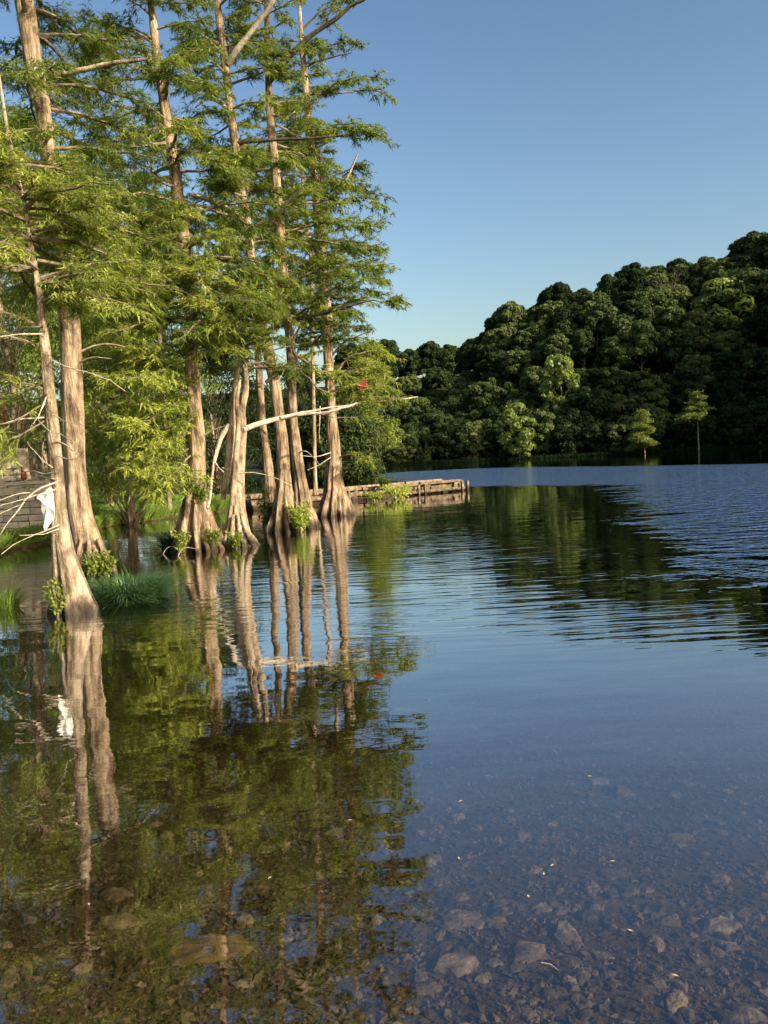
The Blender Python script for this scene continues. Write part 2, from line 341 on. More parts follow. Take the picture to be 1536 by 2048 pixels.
# ---------------------------------------------------------------- cypress
def resample(pts, step):
    pts = np.array([list(p) for p in pts], float); seg = np.linalg.norm(np.diff(pts, axis=0), axis=1); s = np.concatenate([[0], np.cumsum(seg)])
    n = max(4, int(s[-1]/step)); u = np.linspace(0, s[-1], n)
    return np.stack([np.interp(u, s, pts[:,k]) for k in range(3)], 1), u/s[-1]
def smooth(p, k=3):
    for _ in range(k):
        q = p.copy(); q[1:-1] = (p[:-2]+2*p[1:-1]+p[2:])/4; p = q
    return p
def foliage(b, rng, Pb, Db, Lt, Vb, leaf=(.10,.022), dens=1.0, lay=.35, hang=.25, mi=1, wood=0):
    """twigs starting at Pb along Db, length Lt, each carrying sprays of fine leaf blades"""
    n = len(Pb)
    Db = nrm(Db)
    tipv = Db*Lt[:,None] + V(0,0,-1)*(hang*Lt*Lt)[:,None]
    # thin twig as a three-sided sliver
    side = nrm(np.cross(Db, V(0,0,1)))*.005
    up = V(0,0,1)*.005
    v = np.stack([Pb-side, Pb+side, Pb+tipv+side*.4, Pb+tipv-side*.4], 1).reshape(-1,3); b.add(v, np.arange(n*4).reshape(-1,4), wood)
    v = np.stack([Pb-up, Pb+up, Pb+tipv+up*.4, Pb+tipv-up*.4], 1).reshape(-1,3); b.add(v, np.arange(n*4).reshape(-1,4), wood)
    m = np.maximum(2, (Lt/.045*dens*3.3).astype(int)); idx = np.repeat(np.arange(n), m); t = rng.uniform(.08, 1.0, len(idx))
    C = Pb[idx] + Db[idx]*(Lt[idx]*t)[:,None] + V(0,0,-1)*(hang*(Lt[idx]*t)**2)[:,None]
    lat = nrm(np.cross(Db[idx], V(0,0,1)))*np.sign(rng.uniform(-1,1,len(idx)))[:,None]
    cr = rng.uniform(.3, 1.1, len(idx))[:,None]
    d = Db[idx]*.8 + lat*cr + rng.normal(size=C.shape)*lay + V(0,0,-.15)
    C = C + rng.normal(size=C.shape)*.018
    upv = nrm(V(0,0,1)+rng.normal(size=C.shape)*.45)
    L = leaf[0]*rng.uniform(.6, 1.5, len(idx)); W = 1.05*leaf[1]*rng.uniform(.7, 1.4, len(idx))
    b.blades(C, d, L, W, upv, mi, np.clip(Vb[idx]+rng.normal(size=len(idx))*.14, 0, 1), droop=.25, tri=True)
def bough(b, rng, pts, r0, tw=.5, var=.5, leaf=(.10,.022), dens=1.0, start=.22, every=.075, wood=0, lay=.35, hang=.25, sides=5, flat=.30, mi=1):
    pts = np.asarray(pts); n = len(pts)
    u = np.linspace(0, 1, n)
    b.tube(pts, r0*(1-u)**.8+.003, sides, wood)
    L = np.linalg.norm(np.diff(pts, axis=0), axis=1).sum()
    k = max(3, int(L*(1-start)/every)); t = np.sort(rng.uniform(start, 1, k))
    Pb = np.stack([np.interp(t, u, pts[:,i]) for i in range(3)], 1)
    T = nrm(np.gradient(pts, axis=0)); Tb = nrm(np.stack([np.interp(t, u, T[:,i]) for i in range(3)], 1))
    lat = nrm(np.cross(Tb, V(0,0,1)))*np.where(np.arange(k)%2, 1, -1)[:,None]
    ang = rng.uniform(.35, 1.1, k)[:,None]
    D = Tb*np.cos(ang) + lat*np.sin(ang) + rng.normal(size=Pb.shape)*V(.15,.15,flat)
    prof = np.clip(np.minimum((t-start+.12)*2.6, (1.08-t)*1.9), .18, 1)
    Lt = tw*prof*rng.uniform(.55, 1.25, k)
    Vb = np.clip(var + rng.normal(size=k)*.08, 0, 1)
    foliage(b, rng, Pb, D, Lt, Vb, leaf, dens, lay, hang, mi, wood)
    # side shoots off longer twigs
    s = Lt > tw*.5; s2 = np.where(s)[0]
    for rep in (-1, 1):
        Ps = Pb[s2] + nrm(D[s2])*(Lt[s2]*rng.uniform(.3,.6,len(s2)))[:,None]
        Ds = nrm(D[s2])*.7 + nrm(np.cross(nrm(D[s2]), V(0,0,1)))*rep*.8 + rng.normal(size=Ps.shape)*.15
        foliage(b, rng, Ps, Ds, Lt[s2]*.55, Vb[s2], leaf, dens, lay, hang, mi, wood)
def trunk_world(px, d):              # px: [(x, y, halfwidth px)], all at distance d (or per-point d as 4th)
    pts = [P(p[0], p[1], p[3] if len(p) > 3 else d) for p in px]; rad = [p[2]/FPX*(p[3] if len(p) > 3 else d) for p in px]
    return pts, rad
def make_trunk(px, d, seed, mat='bark', buttress=(.6, 1.0, 7), step=.05, sides=56, parent=None, name='trunk', top_extra=None, sink=.5, lean=None):
    rng = np.random.default_rng(seed)
    pts, rad = trunk_world(px, d)
    base = pts[0]
    pts = [base+Vector((0,0,-sink))] + pts; rad = [rad[0]*1.12] + rad
    if top_extra:
        for (dx, dz, r) in top_extra: pts.append(pts[-1]+Vector((dx, rng.uniform(-.1,.1), dz))); rad.append(r)
    arr = np.array([list(p) for p in pts]); seg = np.linalg.norm(np.diff(arr, axis=0), axis=1); s = np.concatenate([[0], np.cumsum(seg)])
    n = int(s[-1]/step); u = np.linspace(0, s[-1], n)
    c = np.stack([np.interp(u, s, arr[:,k]) for k in range(3)], 1); c = smooth(c, 8); r = smooth(np.interp(u, s, rad)[:,None], 4)[:,0]
    z = c[:,2]-base.z
    bh, amp, nf = buttress
    ph = rng.uniform(0, 6.28, 6); k2 = nf*2+1
    def shape(p, th):
        zz = (p[:,2]-base.z)[:,None]; a = np.exp(-np.clip(zz, 0, None)/bh)*amp
        thw = th[None,:] + .12*np.sin(zz*2.2+ph[3])
        f = .55*np.abs(np.cos(nf*.5*thw+ph[0]))**.8 + .30*np.abs(np.cos((nf*.5+1)*thw+ph[1]))**1.2 + .22*np.abs(np.cos(k2*.5*thw+ph[2]))
        lobes = 1 + a*(f-.72)*1.45
        fine = .018*np.sin(9*th[None,:]+zz*1.4+ph[3])+.022*np.sin(4*th[None,:]-zz*2.7+ph[4])+.02*np.sin(zz*6+ph[5]+2*th[None,:])
        ga = .035 + .16*np.exp(-np.clip(zz,0,None)/(bh*1.3))*min(1, amp)
        rid = -ga*(1-np.abs(np.sin((nf+.5)*th[None,:]+.5*np.sin(zz*1.7+ph[1])+.25*np.sin(zz*5+ph[2]))))**3 - .02*np.abs(np.sin(21*th[None,:]+2*np.sin(zz*4)))*(sides>40) + .2*ga
        return lobes + fine + rid
    b = MB(); b.tube(c, r, sides, 0, shape)
    o = b.build(name, MAT[mat], parent, smooth=True)
    return o, c, r
def crown(parent, seed, c, r, zlo, zhi, nbr, Lmax, Lmin=.5, tw=.5, az=None, leaf=(.10,.022), var=.5, dens=1.0, rise=.25, boughs=(), mat='needle', prof=None, every=.075, hang=.25, arm=1.0, droop=.16, name='crown'):
    rng = np.random.default_rng(seed); b = MB()
    for i in range(nbr):
        f = (i+rng.uniform(0,1))/nbr; z = zlo + (zhi-zlo)*f
        k = int(np.argmin(np.abs(c[:,2]-z))); s = c[k]
        a = rng.uniform(0, 2*PI) if az is None or rng.random() < .35 else rng.normal(az[0], az[1])
        pr = prof(f) if prof else (1-.55*f)
        L = max(Lmin, Lmax*pr*rng.uniform(.45, 1.1))
        el = rise*rng.normal(1, .5) + .25*f + rng.normal()*.09
        n = max(6, int(L/.16)); t = np.linspace(0, 1, n)
        wob = np.cumsum(rng.normal(size=(n,3))*.035*L/n*3, axis=0)
        aa = a + rng.normal()*.35*t
        pts = s + np.stack([np.cos(aa)*t*L, np.sin(aa)*t*L, L*(el*t - droop*(t**2)*(1+.5*L))], 1) + wob
        vv = np.clip(rng.normal(var, .22), .03, 1)
        bough(b, rng, pts, .010+.012*L*arm, tw*(.6+.25*min(L,2.2)), vv, leaf, dens, .2 if L > 1.2 else .1, every, 0, hang=hang)
    for bp in boughs:
        pts, r0, vv, tww, st = bp
        p2, _ = resample(pts, .14); p2 = smooth(p2, 2) + rng.normal(size=p2.shape)*.012
        bough(b, rng, p2, r0, tww, vv, leaf, dens, st, every, 0, hang=hang)
    o = b.build(name, [MAT['twig'], MAT[mat]], parent)
    return o
def limb(parent, pts, r0, r1, mat, name='limb', seed=0, sides=9, kink=.015, label=None):
    rng = np.random.default_rng(seed); p, u = resample(pts, .07); p = smooth(p, 3) + np.cumsum(rng.normal(size=p.shape)*kink*.25, axis=0)*np.minimum(1, u*3)[:,None]
    b = MB(); b.tube(p, r0+(r1-r0)*u, sides, 0, lambda q, th: 1+.10*np.sin(2*th[None,:]+9*u[:,None])+.07*np.sin(3*th[None,:]-23*u[:,None]))
    o = b.build(name, MAT[mat], parent, smooth=True)
    if label: o['label'] = label
    return o
def pp(pts, d0, d1=None):
    d1 = d0 if d1 is None else d1; n = len(pts)
    return [P(x, y, d0+(d1-d0)*i/max(1,n-1)) for i, (x, y) in enumerate(pts)]
GC = 'bald cypresses standing in the water by the left bank'
def tree_root(name, p, label, cat='tree', group=None): return empty(name, (p[0], p[1], p[2]), label, cat, group)

# roots / knees round a trunk base, touching the water
def root_flare(parent, base, r, seed, n=7, h=.7, mat='bark'):
    rng = np.random.default_rng(seed)
    for i in range(n):
        a = -PI/2 + (i-(n-1)/2)*.55 + rng.normal()*.1; hh = h*rng.uniform(.6, 1.2)
        p0 = V(base.x+math.cos(a)*r*.45, base.y+math.sin(a)*r*.45, base.z+hh)
        p1 = V(base.x+math.cos(a)*r*.85, base.y+math.sin(a)*r*.85, base.z+hh*.35)
        p2 = V(base.x+math.cos(a)*r*1.25, base.y+math.sin(a)*r*1.2, base.z+.02)
        p3 = V(base.x+math.cos(a)*r*1.5, base.y+math.sin(a)*r*1.4, base.z-.4)
        p, u = resample([p0,p1,p2,p3], .05); p = smooth(p, 3) + rng.normal(size=p.shape)*.006
        b = MB(); b.tube(p, np.interp(u, [0,.5,1], [.03,.045,.06])*rng.uniform(.7,1.3), 8, 0)
        b.build('root', MAT[mat], parent, smooth=True)

# --- tree A: slim pale trunk nearest the camera (far left)
dA = 9.2
TA = [(145,1224,38),(139,1170,30),(127,1110,21),(119,1040,16),(115,960,13.5),(106,860,12.5),(96,760,11),(90,690,9.5),(83,640,8.5),(80,590,7),(68,530,5.5),(58,470,4.2),(52,420,3)]
ra = tree_root('bald_cypress', G(150,1224), 'nearest slim pale cypress with a torn white sheet against its lower trunk', 'tree', GC)
_, cA, rA = make_trunk(TA, dA, 11, 'bark_pale', (.38, 1.1, 6), parent=ra, top_extra=[(-.1,.8,.02),(-.05,.7,.012)])
crown(ra, 12, cA, rA, 3.75, 5.3, 36, 1.9, tw=.42, leaf=(.075,.014), var=.62, dens=1.25, every=.06, mat='needle_y', rise=.05,
      boughs=[(pp([(80,600),(150,585),(230,600),(300,640)], dA, 8.6), .02, .8, .5, .1), (pp([(70,540),(0,520),(-80,530)], dA, 8.9), .02, .7, .5, .1),
              (pp([(75,560),(160,530),(260,520),(330,560)], dA, 10), .02, .75, .5, .1), (pp([(60,480),(130,450),(200,470)], dA, 9.6), .015, .7, .45, .1),
              (pp([(60,480),(10,440),(-60,450)], dA, 9.0), .015, .7, .45, .1)])
crown(ra, 13, cA, rA, 2.2, 3.4, 3, .5, tw=.35, leaf=(.075,.015), var=.7, dens=1.1, az=(PI, .4), mat='needle_y', name='low_bough',
      boughs=[(pp(pl, dA, dA+dd), .012, .72, .42, .25) for pl, dd in [([(94,800),(60,830),(20,850),(-40,850)],-.6),([(98,840),(60,860),(20,880),(-30,885)],-.3),([(92,770),(50,780),(10,800),(-40,790)],.5),([(96,830),(70,860),(40,875),(5,860)],.4)]])
for i, (pl, r0) in enumerate([([(92,790),(70,800),(45,812),(5,825)], .012), ([(88,835),(60,838),(20,848),(-30,860)], .011), ([(97,860),(84,855),(76,835),(60,820)], .008),
        ([(84,655),(55,658),(20,668),(-30,665)], .016), ([(84,668),(50,672),(10,674),(-30,680)], .011),
        ([(112,965),(85,975),(60,985),(35,1020),(15,1060),(-20,1110)], .015), ([(112,960),(80,950),(40,965),(-20,975)], .010), ([(112,978),(80,990),(40,1000),(-10,1015)], .009),
        ([(105,935),(80,925),(62,905),(52,885)], .008), ([(108,945),(85,950),(60,940),(30,955),(-10,965)], .009), ([(118,1050),(90,1062),(55,1068),(20,1092),(5,1105)], .008),
        ([(118,1058),(100,1068),(75,1072),(40,1070)], .006), ([(85,925),(84,905),(87,885)], .005), ([(60,985),(30,985),(5,1000),(-20,1005)], .006), ([(45,1008),(20,1018),(-10,1035)], .005),
        ([(110,880),(135,890),(152,905),(158,902)], .008), ([(112,910),(128,915),(150,920),(160,905),(168,898)], .006), ([(108,845),(118,862),(130,868),(148,880)], .006),
        ([(104,720),(130,735),(165,742),(215,760),(245,785)], .009), ([(106,830),(125,838),(140,848),(165,853)], .006), ([(92,795),(86,815),(74,835),(70,845)], .012)]):
    limb(ra, pp(pl, dA-.12, dA+(-.5 if i%3 else .5)), r0, .003, 'dead', 'dead_branch', 30+i, 6, .03)
# --- tree B: thick grey trunk behind it
dB = 12.6
TB = [(182,1150,38),(176,1100,30),(163,1040,24),(155,990,22),(150,930,20),(146,850,21),(144,750,20.5),(140,660,21),(136,590,20),(125,500,18),(109,400,15),(98,330,14.5),(85,210,14.5),(68,130,17),(52,20,18)]
rb = tree_root('bald_cypress', G(182,1150), 'thick grey cypress trunk leaning left just behind the slim pale one', 'tree', GC)
_, cB, rB = make_trunk(TB, dB, 21, 'bark', (.45, .9, 7), parent=rb, top_extra=[(-.2,1.6,.12),(-.1,1.6,.08),(-.05,1.6,.03)])
crown(rb, 24, cB, rB, 4.4, 6.4, 30, 1.9, tw=.48, leaf=(.085,.017), var=.7, dens=1.05, every=.07, az=(-PI/2, .8), rise=.0, mat='needle_y', name='lower_crown')
crown(rb, 22, cB, rB, 4.9, 12.6, 72, 2.4, tw=.5, leaf=(.085,.017), var=.5, dens=1.0, every=.07, az=(.5, 1.1), rise=.02, prof=lambda f: 1-.3*f)
limb(rb, pp([(112,150),(147,143),(185,135),(225,127),(262,124),(300,119)], dB, dB-.3), .05, .02, 'bark_pale', seed=3)
limb(rb, pp([(160,705),(190,690),(215,688),(250,692)], dB, dB-.2), .02, .006, 'dead', 'dead_branch', seed=4)
limb(rb, pp([(150,730),(185,712),(225,715)], dB, dB-.4), .018, .006, 'dead', 'dead_branch', seed=5)
root_flare(rb, G(182,1150), .33, 23, 6, .5)
# --- tree C: third trunk
dC = 15.5
TC = [(398,1098,44),(394,1050,36),(392,1000,24),(393,950,18),(394,880,16.5),(388,800,14),(383,720,13.5),(383,650,12.5),(380,550,12.5),(370,490,12.5),(356,400,11.5),(350,340,11.5),(337,260,9.5),(320,150,9.5),(312,100,8),(304,20,7)]
rc = tree_root('bald_cypress', G(398,1098), 'straight cypress with wide fluted base, just left of the stem cluster', 'tree', GC)
_, cC, rC = make_trunk(TC, dC, 31, 'bark', (.75, 1.1, 9), parent=rc, top_extra=[(-.15,1.3,.05),(-.1,1.3,.035),(0,1.2,.015)])
crown(rc, 34, cC, rC, 4.2, 6.6, 32, 2.2, tw=.5, leaf=(.10,.02), var=.68, dens=1.0, az=(-PI/2-.4, 1.0), rise=.02, mat='needle_y', name='lower_crown')
crown(rc, 32, cC, rC, 4.4, 12.8, 70, 2.5, tw=.5, leaf=(.10,.02), var=.5, dens=.95, az=(-.9, 1.5), rise=.08,
      boughs=[(pp([(335,250),(280,262),(230,285),(190,300)], dC, 14.9), .03, .75, .6, .1), (pp([(350,300),(400,310),(450,330),(490,345)], dC, 14.8), .03, .75, .6, .1),
              (pp([(310,110),(250,90),(190,110),(155,120)], dC, 15.2), .03, .35, .6, .15), (pp([(300,80),(240,50),(190,40),(160,60)], dC, 16), .03, .45, .6, .15),
              (pp([(320,160),(260,155),(200,170),(160,180)], dC, 15), .03, .5, .6, .1)])
LOWB = [([(388,690),(330,690),(270,700),(215,690)],-1.2,.75),([(385,720),(320,740),(260,760),(200,750)],-2.2,.7),([(388,760),(330,790),(270,800),(215,815)],-.6,.8),([(390,800),(330,820),(280,850),(225,840)],-1.8,.75),
        ([(390,830),(340,860),(280,880),(215,890)],.6,.6),([(393,860),(340,880),(290,920),(240,930)],-1.3,.8),([(393,890),(350,910),(300,950),(255,975)],-.5,.75),([(393,900),(360,930),(330,970),(300,990)],-1.0,.7),
        ([(386,650),(320,640),(250,620),(190,630)],-.6,.7),([(386,620),(330,600),(260,590),(200,600)],1.0,.6),([(388,740),(300,720),(230,730),(195,790)],1.2,.6),([(392,850),(320,840),(250,860),(200,930)],1.4,.55),([(390,680),(430,690),(460,700)],-.6,.6),
        ([(392,880),(350,890),(300,900),(250,950)],1.6,.6),([(385,560),(440,560),(500,580),(530,610)],-.8,.65),([(385,600),(430,620),(470,640)],-1.2,.6)]
crown(rc, 36, cC, rC, 2.2, 4.4, 12, 1.2, tw=.5, leaf=(.11,.026), var=.62, dens=.9, az=(-PI*.75, .5), mat='needle_y', name='low_bough',
      boughs=[(pp(pl, dC, dC+dd), .02, vv, .8, .06) for pl, dd, vv in LOWB])
limb(rc, [P(340,188,dC), P(346,182,dC-.05), P(352,184,dC-.1)], .02, .008, 'bark_pale', seed=6)
limb(rc, pp([(394,880),(420,862),(455,848)], dC, dC-.2), .02, .008, 'dead', 'dead_branch', seed=7)
limb(rc, pp([(385,930),(355,928),(345,940)], dC, dC-.4), .015, .006, 'dead', 'dead_branch', seed=8)
limb(rc, pp([(383,705),(360,712),(318,728)], dC, dC-.2), .015, .006, 'dead', 'dead_branch', seed=9)
root_flare(rc, G(405,1098), .45, 33, 8, .6)
# --- tree D: cluster of slim stems
dD = 15.9
rd = tree_root('bald_cypress', G(474,1090), 'cluster of slim forked cypress stems with a long bleached branch rightwards', 'tree', GC)
_, cD, rD = make_trunk([(474,1092,30),(474,1060,22),(474,1010,15),(476,960,12.5),(482,900,9),(487,860,7.5),(483,820,7),(492,785,6.5),(491,750,6),(487,720,5),(484,670,4),(488,600,3)], dD, 41, 'bark_pale', (.45, 1.3, 8), parent=rd)
_, cD2, _ = make_trunk([(446,1000,5),(452,960,6),(460,900,8),(463,860,8.5),(469,800,7.5),(473,760,6),(477,715,4.5),(480,690,3)], dD-.15, 42, 'bark_pale', (.01, 0, 5), parent=rd, name='stem', sides=20, sink=0)
make_trunk([(466,1000,7),(470,940,6),(474,890,5.5),(477,850,5),(473,800,4),(480,760,3)], dD-.35, 43, 'bark_pale', (.01, 0, 5), parent=rd, name='stem', sides=16, sink=.1)
for k, (pl, r0, r1) in enumerate([([(458,848),(440,880),(430,915),(422,950),(418,990),(416,1020),(402,1035)], .045, .02), ([(418,975),(417,1000),(414,1018)], .03, .02),
        ([(425,905),(434,930),(448,945)], .016, .01), ([(445,935),(475,950),(500,945),(540,955),(580,975)], .014, .006)]):
    limb(rd, pp(pl, dD-.2, dD-.5), r0, r1, 'dead', 'dead_branch', 60+k, 9, .02)
limb(rd, pp([(486,860),(510,850),(534,843),(578,833),(622,829),(660,830),(690,817),(722,808),(790,803),(835,798)], dD-.05, dD+2.0), .055, .012, 'dead', 'dead_branch', 65, 10, .02, 'long bleached branch reaching right')
limb(rd, pp([(560,836),(590,828),(634,817),(672,812),(700,808)], dD+.3, dD+1.2), .035, .008, 'dead', 'dead_branch', 66, 8, .02)
crown(rd, 44, cD, rD, 3.2, 5.4, 26, 1.5, tw=.45, leaf=(.10,.02), var=.42, dens=.95, rise=.1,
      boughs=[(pp([(690,815),(740,800),(790,795),(842,795)], dD+1.4, dD+2.2), .012, .7, .38, .05), (pp([(700,808),(730,775),(780,770),(810,790)], dD+1.6, dD+1.6), .01, .72, .4, .1),
              (pp([(640,828),(680,838),(730,832),(770,812)], dD+1.2, dD+1.8), .01, .6, .3, .3)])
root_flare(rd, G(474,1092), .33, 45, 7, .55, 'bark_pale')
# --- tree E: slim trunk behind
dE = 21.0
TE = [(548,1042,17),(541,1000,13),(538,950,10.5),(532,900,8.5),(525,850,7.5),(519,760,7),(515,700,6.5),(512,640,6),(505,560,5),(500,480,4)]
re_ = tree_root('bald_cypress', G(548,1042), 'slim curving cypress trunk seen between the stem cluster and the twin trunks', 'tree', GC)
_, cE, rE = make_trunk(TE, dE, 51, 'bark', (.5, .8, 7), parent=re_, top_extra=[(0,1,.03),(0,1,.015)])
crown(re_, 52, cE, rE, 4.6, 10, 34, 1.8, tw=.5, leaf=(.12,.026), var=.4, dens=.85, every=.085)
# --- tree F: the long trunk that runs out of the top
dF = 18.6
TF = [(566,1062,30),(568,1020,22),(568,960,14.5),(564,880,12),(557,820,11),(549,765,11),(536,700,11.5),(520,640,10.5),(508,580,9.5),(503,520,9),(496,460,8.5),(487,400,8.5),(477,360,8),(470,287,8.5),(460,212,7.5),(452,140,7.5),(442,65,7),(434,0,7)]
rf = tree_root('bald_cypress', G(566,1062), 'tall cypress bending left with pale bare limbs forking up high', 'tree', GC)
_, cF, rF = make_trunk(TF, dF, 61, 'bark', (.65, 1.0, 8), parent=rf, top_extra=[(-.1,1.2,.06),(-.1,1.2,.04),(0,1.1,.015)])
limb(rf, pp([(501,466),(520,450),(545,430),(575,405),(599,381)], dF-.1, dF-1.2), .07, .03, 'dead', seed=71)
limb(rf, pp([(480,436),(460,422),(430,405),(400,394),(378,388)], dF-.1, dF-.6), .085, .035, 'bark_pale', seed=72)
limb(rf, pp([(457,128),(470,104),(504,59),(530,25),(548,-5),(570,-60)], dF-.05, dF-.8), .07, .04, 'dead', seed=73)
limb(rf, pp([(452,215),(440,203),(420,196),(405,200),(390,215)], dF-.1, dF-.6), .045, .015, 'bark', seed=74)
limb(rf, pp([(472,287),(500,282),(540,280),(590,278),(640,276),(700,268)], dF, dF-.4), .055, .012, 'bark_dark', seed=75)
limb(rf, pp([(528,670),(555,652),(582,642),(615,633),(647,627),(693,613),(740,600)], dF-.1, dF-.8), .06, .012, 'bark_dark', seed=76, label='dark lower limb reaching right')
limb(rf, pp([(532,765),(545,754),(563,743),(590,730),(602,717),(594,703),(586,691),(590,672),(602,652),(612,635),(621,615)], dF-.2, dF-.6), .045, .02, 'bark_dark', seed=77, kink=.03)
crown(rf, 62, cF, rF, 5.4, 14.2, 66, 2.3, tw=.55, leaf=(.11,.024), var=.5, dens=.9, every=.08, rise=.08,
      boughs=[(pp([(647,627),(700,600),(760,600),(815,607)], dF-.5, dF-.9), .03, .5, .6, .05), (pp([(582,642),(640,590),(700,560),(770,560)], dF-.3, dF-1.2), .03, .55, .7, .1),
              (pp([(528,680),(480,650),(440,640),(400,660)], dF-.3, dF-1), .03, .42, .6, .1), (pp([(520,640),(580,560),(660,530),(740,525)], dF-.3, dF-.5), .03, .5, .7, .15),
              (pp([(530,700),(500,740),(470,735),(440,740)], dF-.3, dF-.6), .02, .3, .5, .1), (pp([(540,700),(600,690),(660,680),(720,655)], dF-.3, dF+.6), .02, .4, .45, .2),
              (pp([(510,600),(580,620),(650,650),(745,660)], dF, dF-.2), .02, .45, .5, .2)])
# --- tree G: twin trunk with the dark upswept limb
dG = 19.6
TG = [(612,1050,24),(607,1010,16),(600,960,13),(592,900,11.5),(586,850,9.5),(584,780,9),(582,700,9),(572,600,8.5),(563,500,9),(557,420,9),(551,342,8.5),(544,270,7.5),(538,212,7),(537,147,6.5),(535,81,5.5),(533,0,5)]
rg = tree_root('bald_cypress', G(612,1050), 'straight cypress right of the bending one, dark limb sweeping up', 'tree', GC)
_, cG, rG = make_trunk(TG, dG, 81, 'bark', (.65, .9, 8), parent=rg, top_extra=[(-.1,1.0,.05),(0,1.1,.03),(0,.9,.012)])
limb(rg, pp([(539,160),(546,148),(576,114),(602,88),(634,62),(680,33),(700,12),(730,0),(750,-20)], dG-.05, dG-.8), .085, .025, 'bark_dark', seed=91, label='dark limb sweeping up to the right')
limb(rg, pp([(598,905),(612,900),(625,910),(640,930)], dG-.1, dG-.5), .02, .006, 'dead', 'dead_branch', seed=92)
crown(rg, 82, cG, rG, 5.0, 14.6, 64, 2.5, tw=.55, leaf=(.115,.025), var=.47, dens=.85, every=.085, rise=.08,
      boughs=[(pp([(634,62),(650,40),(670,5),(690,-30)], dG-.4, dG-.4), .02, .45, .6, .1), (pp([(560,470),(620,450),(690,440),(760,450)], dG, dG-.5), .03, .5, .6, .2),
              (pp([(580,700),(640,745),(700,740),(760,720)], dG, dG+1), .03, .85, .7, .2), (pp([(582,720),(650,790),(700,770),(780,750)], dG, dG+.6), .03, .8, .7, .3)])
# --- tree H: rightmost trunk, bottle-shaped base
dH = 23.0
TH = [(672,1030,32.5),(671,1010,28),(669,985,22),(667,955,17),(668,900,13),(664,850,11),(661,800,9.5),(657,720,9.5),(655,660,12),(648,580,10.5),(640,490,10),(637,430,10),(634,380,10),(628,340,7.5),(620,270,7.5),(614,200,7),(606,120,5.5),(602,60,4),(600,20,2.5)]
rh = tree_root('bald_cypress', G(672,1030), 'rightmost cypress with a bottle-shaped fluted base and tiered branches against the sky', 'tree', GC)
_, cH, rH = make_trunk(TH, dH, 101, 'bark', (.75, .75, 11), parent=rh, sides=72, top_extra=[(0,.6,.02)])
limb(rh, pp([(645,440),(665,410),(683,381),(700,345),(716,305)], dH-.05, dH-.8), .055, .02, 'dead', seed=111)
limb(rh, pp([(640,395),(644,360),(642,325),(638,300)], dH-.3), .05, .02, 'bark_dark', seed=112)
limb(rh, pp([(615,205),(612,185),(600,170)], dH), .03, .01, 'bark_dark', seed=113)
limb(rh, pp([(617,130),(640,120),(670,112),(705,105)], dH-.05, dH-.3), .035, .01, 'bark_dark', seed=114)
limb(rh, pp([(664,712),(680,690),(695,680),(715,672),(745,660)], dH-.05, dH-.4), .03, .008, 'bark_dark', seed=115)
limb(rh, pp([(640,812),(640,840),(638,860),(640,885)], dH-.6), .02, .006, 'dead', 'dead_branch', seed=116)
limb(rh, pp([(661,905),(640,912),(612,912),(590,908)], dH-.2, dH-.8), .016, .006, 'dead', 'dead_branch', seed=117)
limb(rh, pp([(661,915),(640,930),(615,940)], dH-.2, dH-.7), .014, .005, 'dead', 'dead_branch', seed=118)
HB = []
for (a, pts_, vv, st) in [(0,[(608,130),(650,95),(690,80),(738,88)],.45,.25),(0,[(616,215),(670,165),(730,150),(785,160)],.5,.15),(0,[(620,190),(690,185),(750,178),(792,205)],.5,.4),
        (0,[(626,300),(680,270),(740,262),(795,290)],.55,.15),(0,[(622,280),(670,250),(720,245),(768,262)],.5,.15),(0,[(632,380),(680,345),(720,335),(755,345)],.5,.3),(0,[(636,430),(690,395),(740,395),(782,425)],.55,.2),
        (0,[(640,470),(700,450),(740,455),(782,430)],.55,.15),(0,[(642,520),(700,490),(740,490),(780,500)],.6,.1),(0,[(646,560),(700,530),(745,540),(785,580)],.5,.1),(0,[(648,590),(700,575),(760,585),(818,606)],.45,.1),
        (0,[(605,110),(560,95),(520,100)],.4,.15),(0,[(615,215),(570,225),(520,235)],.45,.15),(0,[(622,290),(575,300),(530,295)],.5,.15),(0,[(640,470),(590,470),(540,480)],.5,.1),(0,[(655,660),(700,650),(745,655)],.5,.2),
        (0,[(603,60),(640,20),(690,0),(730,-15)],.45,.2),(0,[(664,840),(690,800),(740,790),(780,800)],.8,.3),(0,[(668,920),(700,905),(720,920),(742,915)],.7,.3),(0,[(660,770),(700,740),(750,735),(800,770)],.8,.2),(0,[(660,760),(700,710),(760,700),(805,720)],.85,.2)]:
    HB.append((pp(pts_, dH, dH+random.Random(len(HB)).uniform(-1.2, .8)), .03, vv, .55, st))
crown(rh, 102, cH, rH, 4.6, 13.0, 54, 1.9, tw=.5, leaf=(.125,.028), var=.5, dens=.8, every=.09, rise=.12, boughs=HB, prof=lambda f: .55+.6*math.sin(PI*min(1, f+.1)))
# --- background thin trunks of the row
for k, (tp, d, lb) in enumerate([([(338,1000,5),(330,850,4.5),(318,650,4),(310,480,4),(306,380,3)], 26, 'thin dark trunk behind the straight cypress, sky gap round its upper stem'),
                         ([(630,960,4),(625,700,4),(622,500,4),(612,440,3.5),(606,380,3)], 27, 'thin pale trunk just behind the rightmost cypress')]):
    r_ = tree_root('bald_cypress', P(tp[0][0], tp[0][1], d), lb, 'tree', 'bald cypresses farther back on the bank')
    _, c_, rr_ = make_trunk(tp, d, 130+k, 'bark', (.4,.3,6), parent=r_, sides=16, top_extra=[(0,1.0,.04),(0,1.0,.02)])
    crown(r_, 140+k, c_, rr_, 5.5, 12.5, 46, 2.4, tw=.6, leaf=(.15,.035), var=.35, dens=.7, every=.1)

